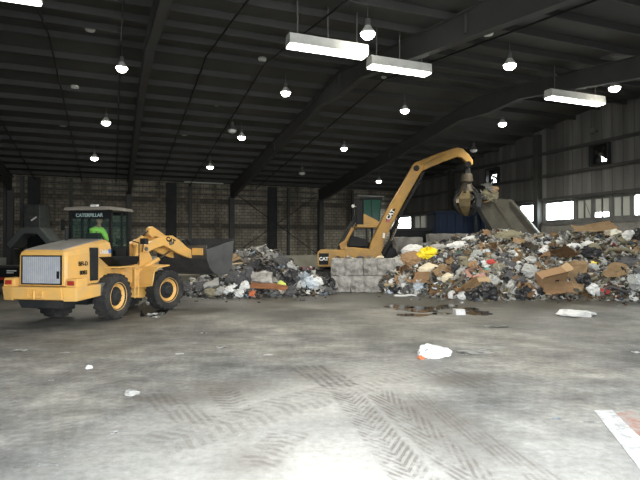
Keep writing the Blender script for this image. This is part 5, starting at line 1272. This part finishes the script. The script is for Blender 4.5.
# clump in the grapple
for i, (x, y, w, k, c, lb) in enumerate([(490, 194, 14, 'heapbag', 'olive', 'olive brown crumpled waste beside the grapple above the chute'), (486, 200, 12, 'card', 'brown', 'brown cardboard falling from the grapple onto the chute'), (494, 201, 10, 'film', 'white', 'white sheet on the upper end of the chute'), (489, 187, 13, 'film', 'clear', 'cloudy torn sheet at the top of the waste beside the grapple'), (467, 196, 12, 'heapbag', 'olive', 'olive waste clump held between the grapple tines'), (461, 200, 9, 'heapbag', 'cream', 'cream bag held at the left tines of the grapple'), (472, 206, 10, 'film', 'grey', 'grey sheet hanging from the grapple over the blue container'), (480, 197, 12, 'heapbag', 'dgrey', 'dark rag pile between grapple and chute'), (494, 189, 8, 'heapbag', 'tan', 'tan bag on the right of the waste beside the grapple'), (484, 193, 8, 'film', 'grey', 'grey sheet on the left of the waste beside the grapple')]):
    Yc = 27.7 if x < 476 else 30.2
    drop({'heapbag': 'waste_clump', 'card': 'cardboard_sheet', 'film': 'plastic_sheet'}[k], k, c, i % 4, px(x, y, Yc), Vector((0, -.5, .8)).normalized(), w/F*Yc, lb, {'heapbag': 'waste', 'card': 'cardboard', 'film': 'sheet'}[k], None, None, .3, 0)
for x, y, w, k, c, lb, ct in ((338, 257.5, 8, 'film', 'grey', 'grey film on the left end of the front block wall', 'film'), (349, 257, 9, 'film', 'white', 'white film on top of the front block wall', 'film'), (360, 257.5, 7, 'heapbag', 'dgrey', 'dark rag on top of the front block wall', 'rag'), (369, 257, 9, 'film', 'clear', 'cloudy film on top of the right end of the front block wall', 'film'), (380, 257, 8, 'heapbag', 'cream', 'pale bag on the right end of the front block wall', 'bag')):
    q = px(x, y, 24.95); q.z = 1.63; drop({'film': 'plastic_film', 'heapbag': ct}[k], k, c, int(x) % 4, q, Vector((0, 0, 1)), w/F*25, lb, ct, None, None, .1, .08, (1, .8, .6))
# ---- many further pieces, spread over the two heaps
TYPES = [('plastic_bag', 'heapbag', 'white', 'white plastic bag', 'bag', 11, (4, 8)), ('plastic_bag', 'heapbag', 'clear', 'cloudy plastic bag', 'bag', 12, (5, 11)), ('rubbish_bag', 'bag', 'black', 'black rubbish bag', 'bag', 7, (6, 10)), ('plastic_sheet', 'film', 'white', 'white torn plastic film', 'film', 18, (5, 11)), ('plastic_sheet', 'film', 'grey', 'grey torn plastic film', 'film', 16, (7, 14)),
         ('cardboard_sheet', 'card', 'brown', 'brown torn cardboard', 'cardboard', 20, (7, 14)), ('cardboard_sheet', 'card', 'tan', 'tan torn cardboard', 'cardboard', 8, (7, 13)), ('carton', 'carton', 'brown', 'brown open carton', 'carton', 5, (8, 12)), ('wrapper', 'paper', 'cream', 'cream paper wrapper', 'paper', 11, (4, 8)), ('plank', 'plank', 'wood', 'weathered wood strip', 'wood', 7, (12, 22)), ('plastic_bottle', 'bottle', 'clear', 'cloudy plastic bottle', 'bottle', 5, (4, 6)),
         ('foam_block', 'foam', 'white', 'white foam block', 'foam', 5, (5, 9)), ('pail', 'pail', 'grey', 'grey plastic pail', 'pail', 3, (5, 7)), ('rag', 'heapbag', 'dgrey', 'dark grey rag', 'rag', 9, (7, 13)), ('rag', 'heapbag', 'olive', 'olive brown rag', 'rag', 8, (7, 13)), ('plastic_bag', 'heapbag', 'blue', 'pale blue bag', 'bag', 4, (5, 8)), ('hose', 'tube', 'dgrey', 'dark bent hose', 'hose', 4, (12, 20))]
def many(tab, n, xa, xb, zones, seed, where, skip=()):
    r_ = random.Random(seed); c = 0; guard = 0
    while c < n and guard < 5000:
        guard += 1
        x = r_.uniform(xa, xb); fb, ft, yc = interp(tab, x); y = r_.uniform(ft, fb-2)
        if any(abs(x-a)*2 < w+2 and abs(y-b)*2.6 < w+2 for a, b, w in skip): continue
        p = march(tab, x, y)
        if p is None or s_of(p) > SR-.5: continue
        nm, kd, cl, lb, ct, _, (w0, w1) = r_.choices(TYPES, [t[5]*(.25 if tab is LEFT and t[2] in ('brown', 'tan', 'cream', 'white') else 2 if tab is LEFT and t[2] in ('grey', 'dgrey') else 1) for t in TYPES])[0]
        t = (y-ft)/(fb-ft); v = 'near the crest' if t < .34 else 'halfway up' if t < .68 else 'near the foot'
        z = next(z for lim, z in zones if x < lim)
        n_ = (normal(tab, p)*.6+FACE*.4).normalized(); w = r_.uniform(w0, w1)/F*p.y
        lab = 'small '+lb+' '+v+' of '+where+', '+z
        drop(nm, kd, cl, r_.randrange(5), p, n_, w, lab, ct, lab.replace('small ', 'small pieces: '), r_.uniform(0, 6.3), .55, .10, (1, r_.uniform(.7, 1.1), r_.uniform(.7, 1.1))); c += 1
sk = [(h[4], h[5], h[6]) for h in Hn]+[(549, 281, 28)]
many(BIG, 300, 380, 650, [(440, 'left end'), (500, 'left of the middle'), (560, 'right of the middle'), (999, 'right end')], 11, 'the big heap', sk)
many(LEFT, 80, 190, 330, [(232, 'left end'), (285, 'middle'), (999, 'right end')], 12, 'the left heap', sk)
# ---- loose things on the open floor
def loose(name, kind, colr, x, y, w, label, cat, sc3=(1, 1, 1), var=1, yaw=0., up=.2):
    p = gr(x, y); return drop(name, kind, colr, var, p, Vector((0, 0, 1)), w/F*p.y, label, cat, None, yaw, 0, up, sc3)
loose('plastic_bag', 'heapbag', 'white', 433, 356, 26, 'crumpled white plastic bag lying alone on the open floor', 'bag', (1.05, .7, .95), 3, 0, .14)
loose('plastic_wrapper', 'heapbag', 'orange', 420.5, 358.5, 6, 'small orange wrapper at the left end of the white bag on the open floor', 'wrapper', (1, 1, 1), 1)
loose('plastic_sheet', 'heapbag', 'white', 574, 315.5, 30, 'crumpled white sheet on the floor in front of the right heap', 'sheet', (1, .8, .42), 1, 0, .07)
loose('foam_block', 'closed', 'white', 459, 314.5, 10, 'square white foam block at the edge of the puddle', 'foam', (1, 1.1, 1.6), 1, .1, .27)
loose('foam_strip', 'plank', 'white', 405, 294.5+1.5, 22, 'long white strip on the floor at the left foot of the big heap', 'strip', (1, 2.5, 1.6), 1, 0, .02)
loose('paper_sheet', 'paper', 'white', 636, 352.5, 9, 'white paper on the floor at the right edge', 'paper', (1, 1, .5), 2, .4, .06)
loose('cup_lid', 'heapbag', 'white', 89.5, 368, 5.5, 'small round white cup lid alone on the left floor', 'lid', (1, 1, 1.2), 3)
loose('rock', 'heapbag', 'grey', 132, 394, 12, 'pale broken lump on the left floor', 'lump', (1, .8, .8), 3, .3, .12)
loose('paper_scrap', 'paper', 'white', 115, 432, 8, 'small white scrap on the lower left floor', 'scrap', (1, 1.3, .4), 1, .5, .04)
loose('paper_scrap', 'paper', 'white', 20, 350.5, 14, 'long pale scrap on the floor at the far left', 'scrap', (1, .8, .3), 2, .1, .03)
loose('paper_scrap', 'paper', 'white', 65, 353, 9, 'white scrap on the left floor left of the round cup lid', 'scrap', (1, 1, .4), 3, .3, .04)
loose('paper_scrap', 'paper', 'white', 180, 354, 8, 'white scrap on the floor below the front loader wheel', 'scrap', (1, 1, .5), 1, .2, .05)
loose('paper_scrap', 'paper', 'white', 222, 347.5, 11, 'white scrap on the middle floor right of the loader', 'scrap', (1, 1, .5), 2, .7, .05)
loose('paper_scrap', 'paper', 'white', 204, 333, 7, 'thin white scrap on the floor near the left heap', 'scrap', (1, 1, .4), 3, .7, .04)
loose('paper_scrap', 'paper', 'white', 268, 355, 9, 'flat pale scrap in the middle of the floor', 'scrap', (1, .8, .3), 3, .2, .04)
loose('paper_scrap', 'paper', 'white', 52, 380, 5, 'tiny pale scrap below the scrap by the cup lid', 'scrap', (1, 1, .4), 1, .2, .04)
loose('paper_scrap', 'paper', 'white', 96, 379, 4, 'tiny pale scrap just below the round cup lid', 'scrap', (1, 1, .4), 2, .2, .04)
loose('paper_scrap', 'paper', 'white', 50, 464, 20, 'long pale scrap at the bottom left of the floor', 'scrap', (1, .45, .3), 1, .15, .03)
loose('paper_scrap', 'paper', 'white', 20, 466, 9, 'short pale scrap left of the long one at the bottom left', 'scrap', (1, .6, .3), 2, .1, .03)
loose('paper_scrap', 'paper', 'white', 497, 327, 24, 'thin pale strip on the floor below the puddle', 'scrap', (1, .5, .25), 2, .1, .02)
loose('plastic_sheet', 'film', 'white', 474, 352.5, 30, 'thin smeared plastic trailing right of the white bag on the open floor', 'sheet', (1, .8, .08), 3, .25, .02)
loose('plastic_wrapper', 'paper', 'blue', 556, 418, 9, 'small pale blue wrapper left of the painted stripe', 'wrapper', (1, .8, .3), 1, .2, .04)
loose('paper_scrap', 'paper', 'white', 591, 422, 14, 'pale scrap beside the painted stripe', 'scrap', (1, .5, .25), 3, -.3, .03)
for i, (x, y, w, c, k) in enumerate([(152, 315, 9, 'white', 'film'), (160, 314, 8, 'white', 'film'), (156, 318, 7, 'grey', 'film'), (151, 303, 8, 'white', 'heapbag'), (157, 296, 9, 'white', 'film'), (148, 299, 7, 'grey', 'heapbag')]):
    loose('plastic_scrap', k, c, x, y, w, ['white torn film in front of the front loader wheel, left piece', 'white torn film in front of the front loader wheel, right piece', 'grey torn film nearest the camera by the front loader wheel', 'white bag under the loader between its wheels', 'white film under the loader behind its wheels', 'grey bag under the loader left of the white bag'][i], 'scrap', (1, .8, .5), i % 4, .3*i, .1)
# ================================================================== LIGHT, CAMERA
w = bpy.data.worlds.new('overcast'); sc.world = w; w.use_nodes = True; nt = w.node_tree; bg = nt.nodes['Background']
tc = N(nt, 'ShaderNodeTexCoord'); sp = N(nt, 'ShaderNodeSeparateXYZ'); nt.links.new(tc.outputs['Generated'], sp.inputs[0])
r = ramp(nt, [(0., (.45, .45, .44)), (.49, (.55, .56, .56)), (.52, (.92, .96, 1.)), (1., (.80, .90, 1.0))]); mr = mth(nt, 'ADD', mth(nt, 'MULTIPLY', sp.outputs[2], .5), .5); nt.links.new(mr, r.inputs[0])
nt.links.new(r.outputs[0], bg.inputs[0]); bg.inputs[1].default_value = SKY
for (s0, s1, z0, z1) in DOORS:
    ld = bpy.data.lights.new('doorway_portal', 'AREA'); ld.shape = 'RECTANGLE'; ld.size = s1-s0; ld.size_y = z1-z0; ld.cycles.is_portal = True
    lo = bpy.data.objects.new('doorway_portal', ld); C.objects.link(lo)
    zz = -Dd; xx = Wd; yy = zz.cross(xx)         # portal faces into the hall (-z axis = into)
    c = b2w((s0+s1)/2, QF-.1, (z0+z1)/2)
    lo.matrix_world = Matrix(((xx.x, yy.x, zz.x, c.x), (xx.y, yy.y, zz.y, c.y), (xx.z, yy.z, zz.z, c.z), (0, 0, 0, 1)))
cam = bpy.data.cameras.new('camera'); co = bpy.data.objects.new('camera', cam); C.objects.link(co)
cam.sensor_width = 36; cam.lens = F/640*36; cam.clip_end = 300; cam.clip_start = .05
co.location = (0, 0, CH); co.rotation_euler = (PI/2+math.atan((HY-240)/F), 0, 0); sc.camera = co
vs = sc.view_settings; vs.view_transform = 'Standard'; vs.look = 'None'; vs.gamma = 1; vs.use_curve_mapping = False; vs.exposure = EXPO
sc.cycles.use_denoising = True; sc.cycles.max_bounces = 8; sc.cycles.diffuse_bounces = 4; sc.cycles.sample_clamp_indirect = 6
sc.cycles.transparent_max_bounces = 12
